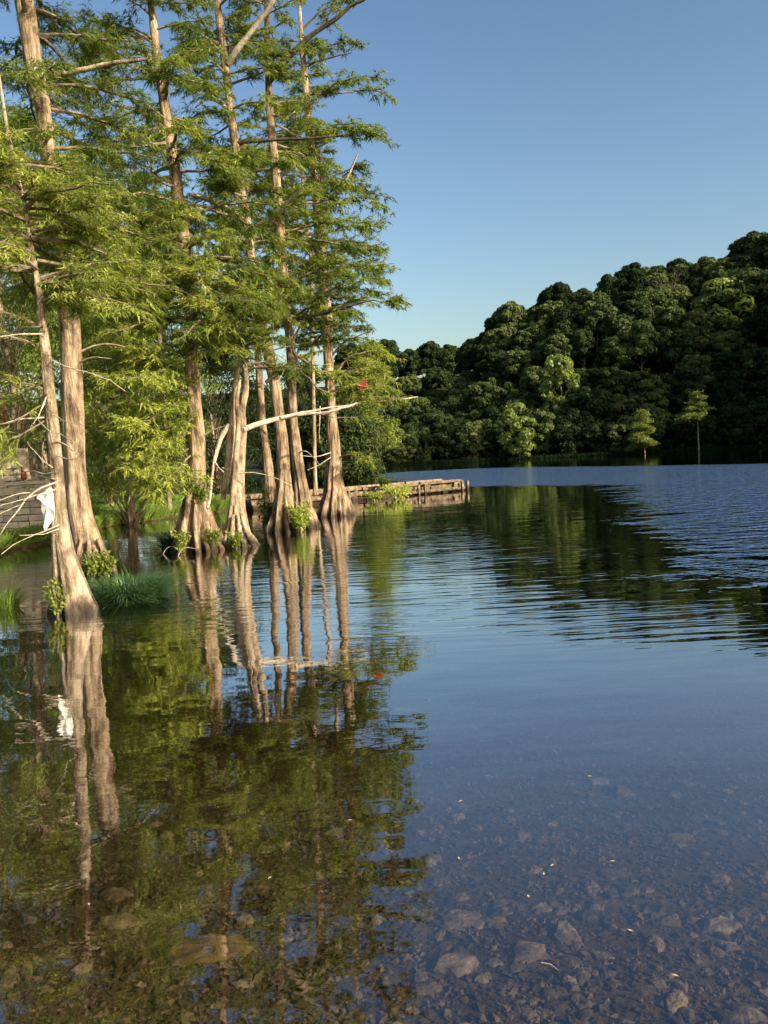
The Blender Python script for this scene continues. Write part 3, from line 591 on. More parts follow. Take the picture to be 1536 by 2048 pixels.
# ---------------------------------------------------------------- broadleaf trees on the left bank
def leafy(name, base, height, rx, label, seed, cat='tree', group=None, n=70, leaf=(.11,.036), mat='broad', var=.45, per=230, zlo=.25, cl=.55, trunk_r=.13, lean=(0,0), hang=.5):
    rng = np.random.default_rng(seed); t = empty(name, base, label, cat, group); base = V(*base)
    top = base + V(lean[0], lean[1], height*.9)
    tp = smooth(np.linspace(base+V(0,0,-.3), top, 20) + np.cumsum(rng.normal(size=(20,3))*V(.05,.05,0), axis=0), 2)
    b = MB(); b.tube(tp, trunk_r*(1-np.linspace(0,1,20))**.7+.015, 12); b.build('trunk', MAT['bark'], t, smooth=True)
    b = MB(); wood = MB()
    for i in range(n):
        u = rng.uniform(0, 1)**.8; z = zlo + (1-zlo)*u
        rr = rx*math.sqrt(max(.05, math.sin(PI*min(.98, (.25+.75*u)))))*rng.uniform(.35, 1.0)
        a = rng.uniform(0, 2*PI); cxy = tp[min(19, int(z*19))]
        c = V(cxy[0]+math.cos(a)*rr, cxy[1]+math.sin(a)*rr, base[2]+height*z)
        s = tp[min(19, int(max(.1, z-.12)*19))]
        w, _ = resample([s, (s+c)/2+V(0,0,.12), c], .25); wood.tube(w, np.linspace(.028, .006, len(w)), 4)
        R = cl*rng.uniform(.6, 1.35)
        k = int(per*R*R/.3); d = nrm(rng.normal(size=(k,3))); rad = R*rng.uniform(.35, 1.0, k)[:,None]
        C = c + d*rad*V(1,1,.62)
        dd = d*.6 + V(0,0,-hang) + rng.normal(size=C.shape)*.4
        b.blades(C, dd, leaf[0]*rng.uniform(.6,1.4,k), leaf[1]*rng.uniform(.7,1.3,k), nrm(d+V(0,0,.6)+rng.normal(size=C.shape)*.5), 1, np.clip(rng.normal(var, .10)+rng.normal(size=k)*.13+.12*d[:,2]*0, 0, 1), fold=.15)
    b.add(np.concatenate(wood.v), np.concatenate(wood.q), 0)
    b.build('crown', [MAT['twig'], MAT[mat]], t); return t
GB = 'broadleaf trees on the left bank'
def gz(x, y): return float(H(np.array(x), np.array(y)))
def bank_tree(px, d, top_py, rpx, label, seed, **k):
    p = P(px, 950, d); z = gz(p.x, p.y); t = P(px, top_py, d)
    return leafy('bank_tree', (p.x, p.y, z), t.z-z, rpx/FPX*d, label, seed, group=GB, **k)
bank_tree(250, 23.5, 560, 105, 'leafy bright-green tree arching over the bank between the thick and the straight cypress', 201, n=150, leaf=(.12,.034), var=.62, zlo=.17, cl=.45, per=380, mat='needle_y', hang=.7)
bank_tree(30, 21, 300, 120, 'tall leafy tree at the left edge above the stone wall', 202, n=100, leaf=(.11,.034), var=.5, zlo=.22)
bank_tree(215, 27, 330, 130, 'dark-leaved tree behind the thick grey cypress', 203, n=100, leaf=(.15,.05), var=.3, zlo=.15, cl=.75, per=150)
bank_tree(330, 33, 420, 100, 'mid-green tree behind the straight cypress trunk', 204, n=85, leaf=(.18,.06), var=.36, zlo=.1, cl=.8, per=110)
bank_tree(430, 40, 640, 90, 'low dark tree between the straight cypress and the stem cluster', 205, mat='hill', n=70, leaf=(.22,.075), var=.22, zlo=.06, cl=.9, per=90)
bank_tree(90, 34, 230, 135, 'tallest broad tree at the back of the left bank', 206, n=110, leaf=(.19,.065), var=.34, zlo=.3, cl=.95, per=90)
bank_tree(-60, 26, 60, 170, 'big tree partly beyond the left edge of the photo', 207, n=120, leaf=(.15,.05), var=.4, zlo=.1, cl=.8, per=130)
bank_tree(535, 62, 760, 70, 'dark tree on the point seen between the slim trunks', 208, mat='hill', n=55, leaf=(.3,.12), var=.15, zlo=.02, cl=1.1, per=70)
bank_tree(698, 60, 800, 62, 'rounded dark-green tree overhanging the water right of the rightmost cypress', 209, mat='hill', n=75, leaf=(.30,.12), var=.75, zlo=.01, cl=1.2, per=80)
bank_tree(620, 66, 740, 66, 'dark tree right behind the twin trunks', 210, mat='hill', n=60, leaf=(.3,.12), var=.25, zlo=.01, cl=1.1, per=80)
bank_tree(738, 64, 685, 44, 'yellow-green tree peeping out beyond the rightmost cypress', 212, trunk_r=.07, n=70, leaf=(.24,.085), var=.7, zlo=.35, cl=.9, per=120)

# ---------------------------------------------------------------- far shore and hill trees
rngH = np.random.default_rng(77)
def hill_proto(seed, rx, rz, cz, ncl, low=False, mat='hill', card=.25, per=170, cr=1.15):
    rng = np.random.default_rng(seed); b = MB()
    for i in range(ncl):
        d = nrm(rng.normal(size=3)); 
        if d[2] < -.35 and not low: d[2] *= -1
        c = V(d[0]*rx, d[1]*rx, d[2]*rz)*rng.uniform(.55, 1.0) + V(0,0,cz)
        R = cr*rng.uniform(.35, 1.15)**1.2; k = int(per*R*R/1.1)+12; cv = rng.normal(0,.10)
        dd = nrm(rng.normal(size=(k,3))+V(0,0,.5)); C = c + dd*R*V(1,1,.7)*rng.uniform(.8,1.08,k)[:,None]
        b.cards(C, nrm(dd+rng.normal(size=C.shape)*.35), card*rng.uniform(.6,1.4,k), rng, 0, np.clip(.42+cv+rng.normal(size=k)*.14, 0, 1))
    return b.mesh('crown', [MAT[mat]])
def trunk_proto(h, r=.22):
    rng = np.random.default_rng(int(h*10)); b = MB(); p = np.linspace(V(0,0,-1), V(0,0,h), 8) + np.cumsum(rng.normal(size=(8,3))*V(.12,.12,0), axis=0)
    b.tube(p, np.linspace(r, r*.4, 8), 7)
    for k in range(5):
        a = rng.uniform(0, 6.28); s = p[rng.integers(3,7)]; e = s + V(math.cos(a)*1.8, math.sin(a)*1.8, 1.6)
        b.tube(np.linspace(s, e, 4), np.linspace(r*.4, .04, 4), 5)
    return b.mesh('trunk', [MAT['bark']], True)
PROT = [(hill_proto(300+i, *a), trunk_proto(a[2]+.5)) for i, a in enumerate([(3.3,4.2,5.2,110),(3.9,3.6,4.6,120),(2.5,5.2,6.0,96),(3.5,4.6,5.6,120),(3.0,3.4,4.4,90),(4.3,3.9,5.0,135)])]
LOWP = [(hill_proto(320+i, *a, low=True), trunk_proto(a[2])) for i, a in enumerate([(3.4,3.6,3.7,95),(3.9,3.0,3.2,100),(2.8,4.8,4.8,95)])]
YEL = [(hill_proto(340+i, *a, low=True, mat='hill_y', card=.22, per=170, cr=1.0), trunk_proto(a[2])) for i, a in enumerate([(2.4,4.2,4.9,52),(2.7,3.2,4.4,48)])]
def put_hill(pair, loc, s, rz, label, group, name='hill_tree'):
    t = bpy.data.objects.new(name, None); t.location = loc; t.rotation_euler = (0,0,rz); t.scale = (s[0], s[0], s[1]); link(t); tag(t, label, 'tree', group)
    for nm, me in (('crown', pair[0]), ('trunk', pair[1])):
        o = bpy.data.objects.new(nm, me); link(o, t)
    return t
def in_view(p, m=60):
    v = Vector(p)-Vector((0,0,CAM_H)); z = v.dot(fwd)
    if z <= 0: return False
    x = 768 + v.dot(RT)/z*FPX; return 700-m < x < 1536+m
cnt = 0
def edge_ok(x, y): return True
pts = []
y = 143.0
row = 0
while y < 212:
    x = -24 + (row%2)*2.6
    while x < 104:
        xx = x + rngH.uniform(-1.4,1.4); yy = y + rngH.uniform(-1.4,1.4)
        if yy > float(shore_y(xx))+1.0 and in_view((xx,yy,10), 90) and gz(xx,yy) > .1: pts.append((xx, yy))
        x += 5.3
    y += 5.6; row += 1
# front row right at the water
for x in np.arange(-22, 74, 4.2):
    yy = float(shore_y(x))+1.6+rngH.uniform(-.6,.8)
    if in_view((x,yy,2), 60): pts.append((x+rngH.uniform(-.8,.8), yy, 1))
cand = sorted(pts, key=lambda q: q[1])
LB_HILL = 'dark rounded broadleaf tree on the wooded hill across the lake'
LB_SHORE = 'low dark tree overhanging the water along the far shore'
LB_FAR = 'tree on the distant low ridge at the far end of the lake'
for q in cand:
    x, yy = q[0], q[1]; inn = yy-float(shore_y(x))
    low = inn < 9 or len(q) == 3
    # rear slope of the ridge is hidden
    z = gz(x, yy)
    if yy > 205: continue
    pr = (LOWP if low or inn < 22 else PROT)[rngH.integers(0, 3 if (low or inn < 22) else 6)]
    s = rngH.uniform(.8, 1.2)*(0.8 if len(q) == 3 else 1.0)
    vx = 768+FPX*x/yy; side_ = 'left' if vx < 1000 else ('middle' if vx < 1270 else 'right')
    band = 'at the foot of' if inn < 20 else ('halfway up' if inn < 40 else 'near the top of')
    lab = ('low dark tree overhanging the water along the %s stretch of the far shore' % side_) if low else ('dark rounded broadleaf tree %s the %s part of the wooded hill' % (band, side_))
    put_hill(pr, (x, yy, z-.3), (s, s*rngH.uniform(.85,1.15)), rngH.uniform(0, 6.28), lab,
             ('trees along the far waterline, ' if low else 'trees %s the wooded hill, ' % band)+side_, 'shore_tree' if low else 'hill_tree'); cnt += 1
for x in np.arange(-30, 62, 7.0):
    for yy in (262, 280, 298):
        xx = x+rngH.uniform(-2,2)
        if in_view((xx,yy,10), 30):
            s = rngH.uniform(1.1,1.5); put_hill(PROT[rngH.integers(0,6)], (xx, yy, gz(xx,yy)-.3), (s,s), rngH.uniform(0,6.28), LB_FAR, 'trees on the distant ridge'); cnt += 1
print('hill trees', cnt)
# trees one can single out
def single(pair, px, py_base, d, s, label, name='hill_tree', z=None):
    p = P(px, 900, d); zz = gz(p.x, p.y) if z is None else z
    return put_hill(pair, (p.x, p.y, zz), s, px*.01, label, None, name)
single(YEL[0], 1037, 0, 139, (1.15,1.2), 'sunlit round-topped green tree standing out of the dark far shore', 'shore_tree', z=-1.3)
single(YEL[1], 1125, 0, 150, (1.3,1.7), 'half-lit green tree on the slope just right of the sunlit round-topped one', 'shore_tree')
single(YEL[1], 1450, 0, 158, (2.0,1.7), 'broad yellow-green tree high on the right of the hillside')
def shore_cypress(px, py, d, h, label, seed, side, zlo, br):
    p = P(px, py, d); rng = np.random.default_rng(seed); t = empty('bald_cypress', (p.x, p.y, 0), label, 'tree')
    b = MB(); tp = np.linspace(V(p.x,p.y,-2), V(p.x-.2,p.y,h), 14); b.tube(tp, np.interp(np.linspace(0,1,14), [0,.3,1], [.22,.10,.03]), 9); b.build('trunk', MAT['bark'], t, smooth=True)
    b = MB()
    for i in range(br):
        z = rng.uniform(zlo, h); f = (z-zlo)/(h-zlo); a = rng.uniform(0, 6.28); L = (3.2*(1-f)+.7)*rng.uniform(.5,1)
        if math.cos(a)*side < 0 and rng.random() < .7: L *= .5
        u = np.linspace(0,1,7)[:,None]; pts = V(p.x,p.y,z) + u*V(math.cos(a)*L, math.sin(a)*L, .25*L) - u*u*V(0,0,.35*L)
        b.tube(pts, np.linspace(.04,.01,7), 4, 0)
        k = int(260*L); tt = rng.uniform(.1,1,k); C = np.stack([np.interp(tt, u[:,0], pts[:,j]) for j in range(3)], 1) + rng.normal(size=(k,3))*V(.34,.34,.14)
        b.cards(C, nrm(V(0,0,1)+rng.normal(size=C.shape)*.5), rng.uniform(.08,.2,k), rng, 1, np.clip(rng.normal(.6,.15,k),0,1))
    b.build('crown', [MAT['twig'], MAT['hill_y']], t)
shore_cypress(1290, 900, 126, 6.9, 'small sunlit cypress standing in the water before the dark far shore', 401, -1, 1.0, 48)
shore_cypress(1398, 890, 125, 9.2, 'taller far-shore cypress with a bare trunk and a lit tuft on top', 402, -1, 4.6, 32)
dt = empty('dead_tree', (0,0,0), 'bare pale tree standing near the hilltop on the right', 'tree'); p = P(1335, 600, 168)
dt.location = (p.x, p.y, gz(p.x,p.y)); bpy.context.view_layer.update()
rngD = np.random.default_rng(9)
def dead_limbs(b, s, d, L, r, lev):
    e = s + d*L; pts = np.linspace(s, e, 6) + np.cumsum(rngD.normal(size=(6,3))*.05*L/3, axis=0); b.tube(pts, np.linspace(r, r*.5, 6), 6)
    if lev:
        for _ in range(3): dead_limbs(b, pts[rngD.integers(3,6)], nrm(d+rngD.normal(size=3)*.45+V(0,0,.2)), L*.62, r*.55, lev-1)
bt = MB(); s0 = V(*dt.location); dead_limbs(bt, s0+V(0,0,-1), V(.05,0,1.), 7.0, .28, 0); bt.build('trunk', MAT['dead'], dt, smooth=True)
for k in range(5):
    bt = MB(); dead_limbs(bt, s0+V(0,0,4.5+k*.4), nrm(V(math.cos(k*1.3),-.3,1.5)), 3.4, .10, 2); bt.build('limb', MAT['twig'], dt, smooth=True)
# unseen woods on the ridge added right of the frame to block the sun
fb = MB(); rngR = np.random.default_rng(15)
k = 9000; X = rngR.uniform(70, 190, k); Y = rngR.uniform(30, 190, k); keep = (X > .5*Y+20); X, Y = X[keep], Y[keep]; Z = H(X, Y); kk = Z > .5; X, Y, Z = X[kk], Y[kk], Z[kk]
fb.cards(np.stack([X,Y,Z+rngR.uniform(1,7,len(X))], 1), nrm(V(0,0,1)+rngR.normal(size=(len(X),3))*.7), rngR.uniform(.8,1.8,len(X)), rngR, 0, np.full(len(X), .4))
tag(fb.build('forest', MAT['hill']), 'dense woods covering the unseen ridge added to shade the far shore', 'forest', kind='stuff')
# marsh fringe along the far shore
mb = MB(); k = 9000; X = rngR.uniform(-20, 75, k); Y = shore_y(X)+rngR.uniform(-2.2,1.5,k)
mb.blades(np.stack([X,Y,np.full(k,-.05)],1), np.stack([rngR.normal(size=k)*.25, rngR.normal(size=k)*.25, np.ones(k)],1), rngR.uniform(.3,.9,k), np.full(k,.12), nrm(np.stack([rngR.normal(size=k), np.full(k,-2.), rngR.normal(size=k)*.2],1)), 0, rngR.uniform(0,.5,k))
tag(mb.build('reeds', MAT['hill']), 'dark reeds fringing the far shore', 'reeds', kind='stuff')

# ---------------------------------------------------------------- jetty
jt = empty('jetty', (-3,30,0), 'old rubble and timber jetty running out from the left bank', 'jetty')
J0, J1 = V(-5.0, 28.2, 0), V(3.0, 34.9, 0); ja = J1-J0; JL = np.linalg.norm(ja); ja /= JL; jn = V(ja[1], -ja[0], 0)  # jn points to the camera side
ang = math.atan2(ja[1], ja[0]); rngJ = np.random.default_rng(8)
def Rz(a): return np.array([[math.cos(a),-math.sin(a),0],[math.sin(a),math.cos(a),0],[0,0,1]])
def jp(s, w, z): return J0 + ja*s + jn*w + V(0,0,z)
core = MB(); core.box(jp(JL/2, -.15, -.35), (JL-.4, 1.0, 1.22), Rz(ang)); core.build('core', MAT['rubble'], jt)
s = .1
for course in range(2):
    s = .05
    while s < JL-.1:
        w = rngJ.uniform(.28, .62); w = min(w, JL-s)
        b = MB(); b.box((0,0,0), (w*.97, .34*rngJ.uniform(.9,1.5), .20*rngJ.uniform(.75,1.25)), None, 0, .045, rngJ); o = b.build('stone', MAT['rubble'], jt)
        o.location = Vector(jp(s+w/2, .42+rngJ.uniform(-.03,.05)-.07*course, .04+.20*course)); o.rotation_euler = (rngJ.normal()*.05, rngJ.normal()*.04, ang+rngJ.normal()*.04); s += w
s = .05
while s < JL-.1:
    w = rngJ.uniform(.3, .7); w = min(w, JL-s)
    for k2 in range(2):
        b = MB(); b.box((0,0,0), (w*.95, .5, .14), None, 0, .03, rngJ); o = b.build('stone', MAT['rubble'], jt)
        o.location = Vector(jp(s+w/2, .12-.53*k2, .33+rngJ.uniform(-.03,.03))); o.rotation_euler = (rngJ.normal()*.05, rngJ.normal()*.04, ang)
    s += w
def beam(s0, s1, w, z, t=.10, name='rail', mat='plank', z1=None):
    z1 = z if z1 is None else z1; a = jp(s0, w, z); c = jp(s1, w, z1); L = np.linalg.norm(c-a)
    b = MB(); b.box((0,0,0), (L, t, t), None, 0, .006, rngJ); o = b.build(name, MAT[mat], jt)
    o.location = Vector((a+c)/2); o.rotation_euler = (0, -math.atan2(z1-z, L), ang)
for (a, c, w, z, z1) in [(0,3.4,.60,.46,.44),(3.45,4.9,.60,.44,.47),(5.0,7.9,.58,.44,.43),(8.0,JL-.05,.60,.45,.45),(6.9,JL+.05,.72,.12,.14),(.2,4.2,-.62,.46,.46),(4.3,8.2,-.62,.46,.46),(8.3,JL,-.62,.47,.47),(2.2,4.3,.68,.20,.18)]:
    beam(a, c, w, z, .11, 'rail', 'plank', z1)
for s_ in (7.75, 8.1, 10.3, 10.6, 2.4, 4.2):
    b = MB(); b.box((0,0,0), (.10,.10,1.5), None, 0, .005, rngJ); o = b.build('post', MAT['plank'], jt); o.location = Vector(jp(s_, .80, -.33)); o.rotation_euler = (rngJ.normal()*.03, rngJ.normal()*.03, ang)
b = MB(); b.box((0,0,0), (.12,1.3,.12)); o = b.build('crossbeam', MAT['plank'], jt); o.location = Vector(jp(JL+.02, 0, .40)); o.rotation_euler = (0,0,ang)

# ---------------------------------------------------------------- small plants
def shrub(name, base, R, hgt, label, seed, mat='broad', leaf=(.09,.045), n=700, var=.5, cat='plant', stems=9, group=None):
    rng = np.random.default_rng(seed); t = empty(name, base, label, cat, group); b0 = V(*base)
    w = MB(); b = MB()
    for i in range(stems):
        a = rng.uniform(0, 6.28); e = b0 + V(math.cos(a)*R*rng.uniform(.3,1), math.sin(a)*R*rng.uniform(.3,1), hgt*rng.uniform(.6,1.05))
        m = (b0+e)/2 + V(0,0,.15*hgt); p, u = resample([b0, m, e], .05); w.tube(p, np.linspace(.012,.004,len(p)), 4)
        k = n//stems; tt = rng.uniform(.2, 1.0, k); C = np.stack([np.interp(tt, u, p[:,j]) for j in range(3)], 1) + rng.normal(size=(k,3))*V(.25,.25,.18)*R*.55
        d = rng.normal(size=C.shape)+V(0,0,.1)
        b.blades(C, d, leaf[0]*rng.uniform(.6,1.3,k), leaf[1]*rng.uniform(.7,1.2,k), nrm(V(0,-.3,1)+rng.normal(size=C.shape)*.5), 0, np.clip(rng.normal(var,.15,k),0,1))
    w.build('stem', MAT['twig'], t); b.build('foliage', MAT[mat], t); return t
def tuft(name, base, R, hgt, label, seed, n=900, mat='sedge', width=.012, arch=1.0, var=.5, group=None, cat='plant', seg=4, spread=.4):
    rng = np.random.default_rng(seed); b0 = V(*base); b = MB()
    a = rng.uniform(0, 6.28, n); rr = R*np.sqrt(rng.uniform(0,1,n))*spread; st = b0 + np.stack([np.cos(a)*rr, np.sin(a)*rr, np.full(n,-.05)],1)
    out = np.stack([np.cos(a+rng.normal(size=n)*.4), np.sin(a+rng.normal(size=n)*.4), np.zeros(n)],1); L = hgt*rng.uniform(.35,1.4,n); reach = R*rng.uniform(.4,1.1,n)*arch
    out = out + rng.normal(size=(n,3))*V(.25,.25,.12); side = np.stack([-out[:,1], out[:,0], np.zeros(n)],1); vv = np.clip(rng.normal(var,.2,n),0,1)
    prev = None; W = width*rng.uniform(.6,1.4,n)
    rows = []
    for k in range(seg+1):
        u = k/seg; c = st + out*(reach*u**1.4)[:,None] + V(0,0,1)*(L*(u*1.9-u*u*1.15*arch))[:,None]; w = (W*(1-u*.92))[:,None]
        rows.append((c-side*w, c+side*w))
    v = np.stack([np.stack(r,1) for r in rows],1)   # n, seg+1, 2, 3
    idx = np.arange(n)[:,None]*(2*(seg+1)) + np.arange(seg)[None,:]*2
    q = np.stack([idx, idx+1, idx+3, idx+2], -1).reshape(-1,4)
    b.add(v.reshape(-1,3), q, 0, np.repeat(vv, 2*(seg+1)))
    return tag(b.build(name, MAT[mat]), label, cat, group)
tuft('sedge', tuple(G(256,1195)), .46, .27, 'round dark-green sedge clump in the water right of the nearest trunk', 501, 2600, width=.0075, var=.55, spread=.8, seg=6)
tuft('sedge', tuple(G(10,1215)), .38, .22, 'upright grass clump in the water at the left edge', 502, 480, width=.007, arch=.6, var=.75, mat='grass')
tuft('sedge', tuple(G(345,1098)), .42, .38, 'dark arching sedge at the left foot of the straight cypress', 503, 380, width=.010, var=.15)
for k, (x, y) in enumerate([(325,1108),(355,1112)]): limb(rc, [G(x,y)+Vector((0,0,-.02)), G(x,y)+Vector((.1,0,.18)), G(x,y)+Vector((.35,.05,.1))], .008, .004, 'dead', 'dead_branch', 510+k, 5)
for i, (x, y, d, R, h, n, lb, var, m) in enumerate([
    (112,1200,8.95,.17,.42,260,'leafy sprouts at the left foot of the nearest trunk',.75,'broad'), (180,1110,11.9,.16,.42,300,'leafy sprouts climbing the foot of the thick grey trunk',.6,'broad'),
    (205,1110,12.2,.24,.40,420,'leafy sprouts on the right side of the thick grey trunk foot',.65,'broad'), (360,1080,15.0,.22,.45,330,'light-green sprouts at the left of the straight cypress base',.85,'broad'),
    (425,1075,15.2,.22,.45,300,'green weeds between the straight cypress and the stem cluster',.55,'broad'), (470,1070,15.3,.2,.35,220,'small weeds on the roots of the stem cluster',.5,'broad'),
    (533,1040,19,.35,1.1,560,'leafy dark-green bush left of the twin trunks',.4,'broad'), (600,1035,18.2,.4,.7,600,'brownish vines round the base of the twin trunks',.6,'needle_y'),
    (770,975,31,.35,.45,420,'small dark bush growing on top of the jetty',.15,'broad'), (800,990,30.3,.8,.35,700,'bright weeds spilling over the jetty side',.9,'needle_y'), (748,995,29.6,.45,.22,240,'low weeds near the middle of the jetty side',.7,'needle_y'),
    (400,960,14.8,.35,.5,420,'leaf clump against the straight cypress trunk',.45,'needle')]):
    p = P(x, y, d); base = (p.x, p.y, max(p.z-h*.3, -.02) if i not in (8,) else .40)
    if i in (0,1,2,3,4,5,6,7): base = (p.x, p.y, 0)
    if i == 11: base = (p.x, p.y, .9)
    if i == 9: base = (p.x, p.y, .1)
    if i == 10: base = (p.x, p.y, .1)
    s_ = shrub('bush' if i in (6,8) else 'weed', base, R, h, lb, 520+i, m, (.036+.0024*d,.014+.0013*d), int(n*1.6), var)
# grass and herbage on the bank
gb = MB(); rngG = np.random.default_rng(31); k = 260000
yy = rngG.uniform(12.8, 33, k); e = rngG.uniform(-.25, 1, k)**1.0*7*rngG.uniform(0,1,k); X = bank_x(yy)-e; Z = H(X, yy); sel = (Z > -.05) & (np.abs(X/np.maximum(yy,1)) < .6); X, yy, Z, e = X[sel], yy[sel], Z[sel], e[sel]; k = len(X)
tall = np.exp(-np.clip(e,0,9)/.9); hh = (.06+.32*tall)*rngG.uniform(.5,1.3,k)
gb.blades(np.stack([X,yy,Z-.01],1), np.stack([rngG.normal(size=k)*.4, rngG.normal(size=k)*.4, np.ones(k)],1), hh, .008+.02*rngG.uniform(0,1,k)*tall+.0004*yy, nrm(np.stack([rngG.normal(size=k)*.6, np.full(k,-1.), np.full(k,.3)],1)), 0, np.clip(rngG.normal(.5,.2,k)+.15*tall,0,1))
tag(gb.build('grass', MAT['grass']), 'green grass and herbage covering the left bank', 'grass', kind='stuff')

# ---------------------------------------------------------------- stone wall, posts, sheet
dW = 20.5
wl = empty('stone_wall', tuple(P(20,1000,dW)), 'pale limestone wall at the left edge behind the nearest trunk', 'wall')
xr = P(56,950,dW).x; zt = P(30,897,dW).z; zb_ = gz(xr-1, dW)-.2; rngW = np.random.default_rng(3)
b = MB(); b.box((xr-2.03, dW+.42, (zt+zb_)/2-.03), (3.96, .6, zt-zb_-.06)); b.build('backing', MAT['mortar'], wl)
z = zb_; step_ = 0
while z < zt-.02:
    h = min(rngW.uniform(.14,.24), zt-z)
    if zt-z-h < .06: h = zt-z
    x = xr
    while x > xr-4:
        w = rngW.uniform(.12,.5); b = MB(); b.box((0,0,0), (w-.02, .16+rngW.uniform(0,.08), h-.018), None, 0, .022, rngW); o = b.build('stone', MAT['lime'], wl)
        o.location = (x-w/2, dW+.06, z+h/2); x -= w
    z += h
st2 = empty('stone_wall', tuple(P(60,1000,dW-1)), 'low pale stepped wall in front of the tall limestone wall', 'wall')
xr2 = P(92,985,dW-1.2).x; zt2 = P(60,968,dW-1.2).z; z0 = gz(xr2-1, dW-1.2)-.15
z = z0
while z < zt2-.02:
    h = min(.16, zt2-z); h = zt2-z if zt2-z-h < .06 else h; x = xr2
    while x > xr2-3:
        w = rngW.uniform(.2,.45); b = MB(); b.box((0,0,0), (w-.02,.5,h-.02), None, 0, .008, rngW); o = b.build('stone', MAT['lime'], st2); o.location = (x-w/2, dW-1.1, z+h/2); x -= w
    z += h
b = MB(); b.box((0,0,0), (3.05,.62,.07), None, 0, .008, rngW); o = b.build('coping', MAT['lime'], st2); o.location = (xr2-1.5, dW-1.1, zt2+.035)
for k, (px, top, lb) in enumerate([(38,795,'dark red post with a capped top above the stone wall'), (4,800,'dark red post at the very left edge above the stone wall')]):
    p = P(px, top, 24); z0 = gz(p.x, p.y); t = empty('red_post', (p.x, p.y, z0), lb, 'post', 'red posts behind the stone wall')
    b = MB(); b.box((p.x, p.y, (z0-.2+p.z)/2), (.14,.14,p.z-z0+.2)); b.build('shaft', MAT['redpaint'], t)
    b = MB(); b.box((p.x, p.y, p.z+.03), (.2,.2,.06)); b.tube([(p.x,p.y,p.z+.06),(p.x,p.y,p.z+.1),(p.x,p.y,p.z+.13)], [.09,.08,.02], 10, cap=True); b.build('cap', MAT['redpaint'], t)
p = P(35, 960, dW-.6); zr = max(gz(p.x,p.y), zt2-.3)
rp_ = empty('rusty_post', (p.x, p.y+.3, gz(p.x,p.y)), 'short rusty iron post with a flared top against the pale wall', 'post')
tz = P(35,933,dW-.5).z; zz0 = gz(p.x,p.y); b = MB()
b.tube([(p.x,p.y+.35,zz0-.1),(p.x,p.y+.35,tz-.32)], [.035,.035], 8); b.build('shaft', MAT['rust'], rp_)
b = MB(); b.tube([(p.x,p.y+.35,tz-.36),(p.x,p.y+.35,tz-.3),(p.x+.01,p.y+.35,tz-.16),(p.x-.02,p.y+.35,tz-.12)], [.04,.07,.065,.04], 12, cap=True); b.build('collar', MAT['rust'], rp_)
b = MB(); b.tube([(p.x-.02,p.y+.35,tz-.13),(p.x-.02,p.y+.35,tz-.03),(p.x-.02,p.y+.35,tz)], [.035,.035,.055], 10, cap=True); b.build('head', MAT['rust'], rp_)
# torn white sheet beside tree A
sh = [(99,966),(105,980),(107,1000),(109,1022),(108,1038),(98,1050),(90,1063),(87,1054),(88,1034),(82,1018),(84,1004),(73,995),(83,987),(92,975)]
b = MB(); dS = dA-.10; front = []; back = []; ctr = P(96,1012,dS)
for i, (x, y) in enumerate(sh):
    w = .03*math.sin(i*1.7); front.append(list(P(x,y,dS+w))); back.append(list(P(x,y,dS+w)+Vector((0,.012,0))))
n = len(sh); f = np.array(front+back+[list(ctr+Vector((0,-.02,0))), list(ctr+Vector((0,-.008,0)))])
q = []
for i in range(0, n-1, 2): q.append([2*n, i, i+1, (i+2)%n]); q.append([2*n+1, n+(i+2)%n, n+i+1, n+i])
for i in range(n): q.append([i, n+i, n+(i+1)%n, (i+1)%n])
q.append([2*n, n-1, 0, 0]) if False else None
b.add(f, q, 0); tag(b.build('sheet', MAT['white']), 'torn white sheet caught against the nearest slim trunk', 'sheet')
# red cluster of leaves hanging in the branches
b = MB(); rr = np.random.default_rng(4); c = V(*P(725,772,17.6)); k = 60
b.blades(c+rr.normal(size=(k,3))*V(.045,.045,.06), rr.normal(size=(k,3)), rr.uniform(.05,.11,k), np.full(k,.03), nrm(rr.normal(size=(k,3))+V(0,-1,.5)), 0, rr.uniform(0,1,k))
tag(b.build('leaf_cluster', MAT['redleaf']), 'small red leaf cluster hanging in the branches above the long bleached branch', 'leaves')

# ---------------------------------------------------------------- stones on the lake bed
def stone_mesh(seed, flat=.4, sq=False):
    rng = np.random.default_rng(seed); n = 10 if not sq else 16; th = np.linspace(0, 2*PI, n, endpoint=False)
    rad = 1+.25*rng.normal(size=n)*.6; rad = np.clip(rad, .6, 1.4)
    if sq: rad = (np.abs(np.cos(th))**5+np.abs(np.sin(th))**5)**(-.2)*(1+.07*rng.normal(size=n))
    b = MB(); rows = []
    for r, z in ((1.0,-flat), (1.06,0), (.92,flat*.55), (.5,flat*.9)):
        rows.append(np.stack([np.cos(th)*rad*r, np.sin(th)*rad*r*.72, np.full(n, z)+rng.normal(size=n)*.04], 1))
    v = np.concatenate(rows+[np.array([[0,0,flat*.95]])]); q = []
    for k in range(3):
        for i in range(n): q.append([k*n+i, k*n+(i+1)%n, (k+1)*n+(i+1)%n, (k+1)*n+i])
    for i in range(0, n, 2): q.append([4*n, 3*n+i, 3*n+i+1, 3*n+(i+2)%n])
    b.add(v, q, 0); return b
SM = [stone_mesh(600+i, .22+.05*(i%4)).mesh('stone', [MAT['pebble']], False) for i in range(12)]
rngS = np.random.default_rng(66); placed = 0
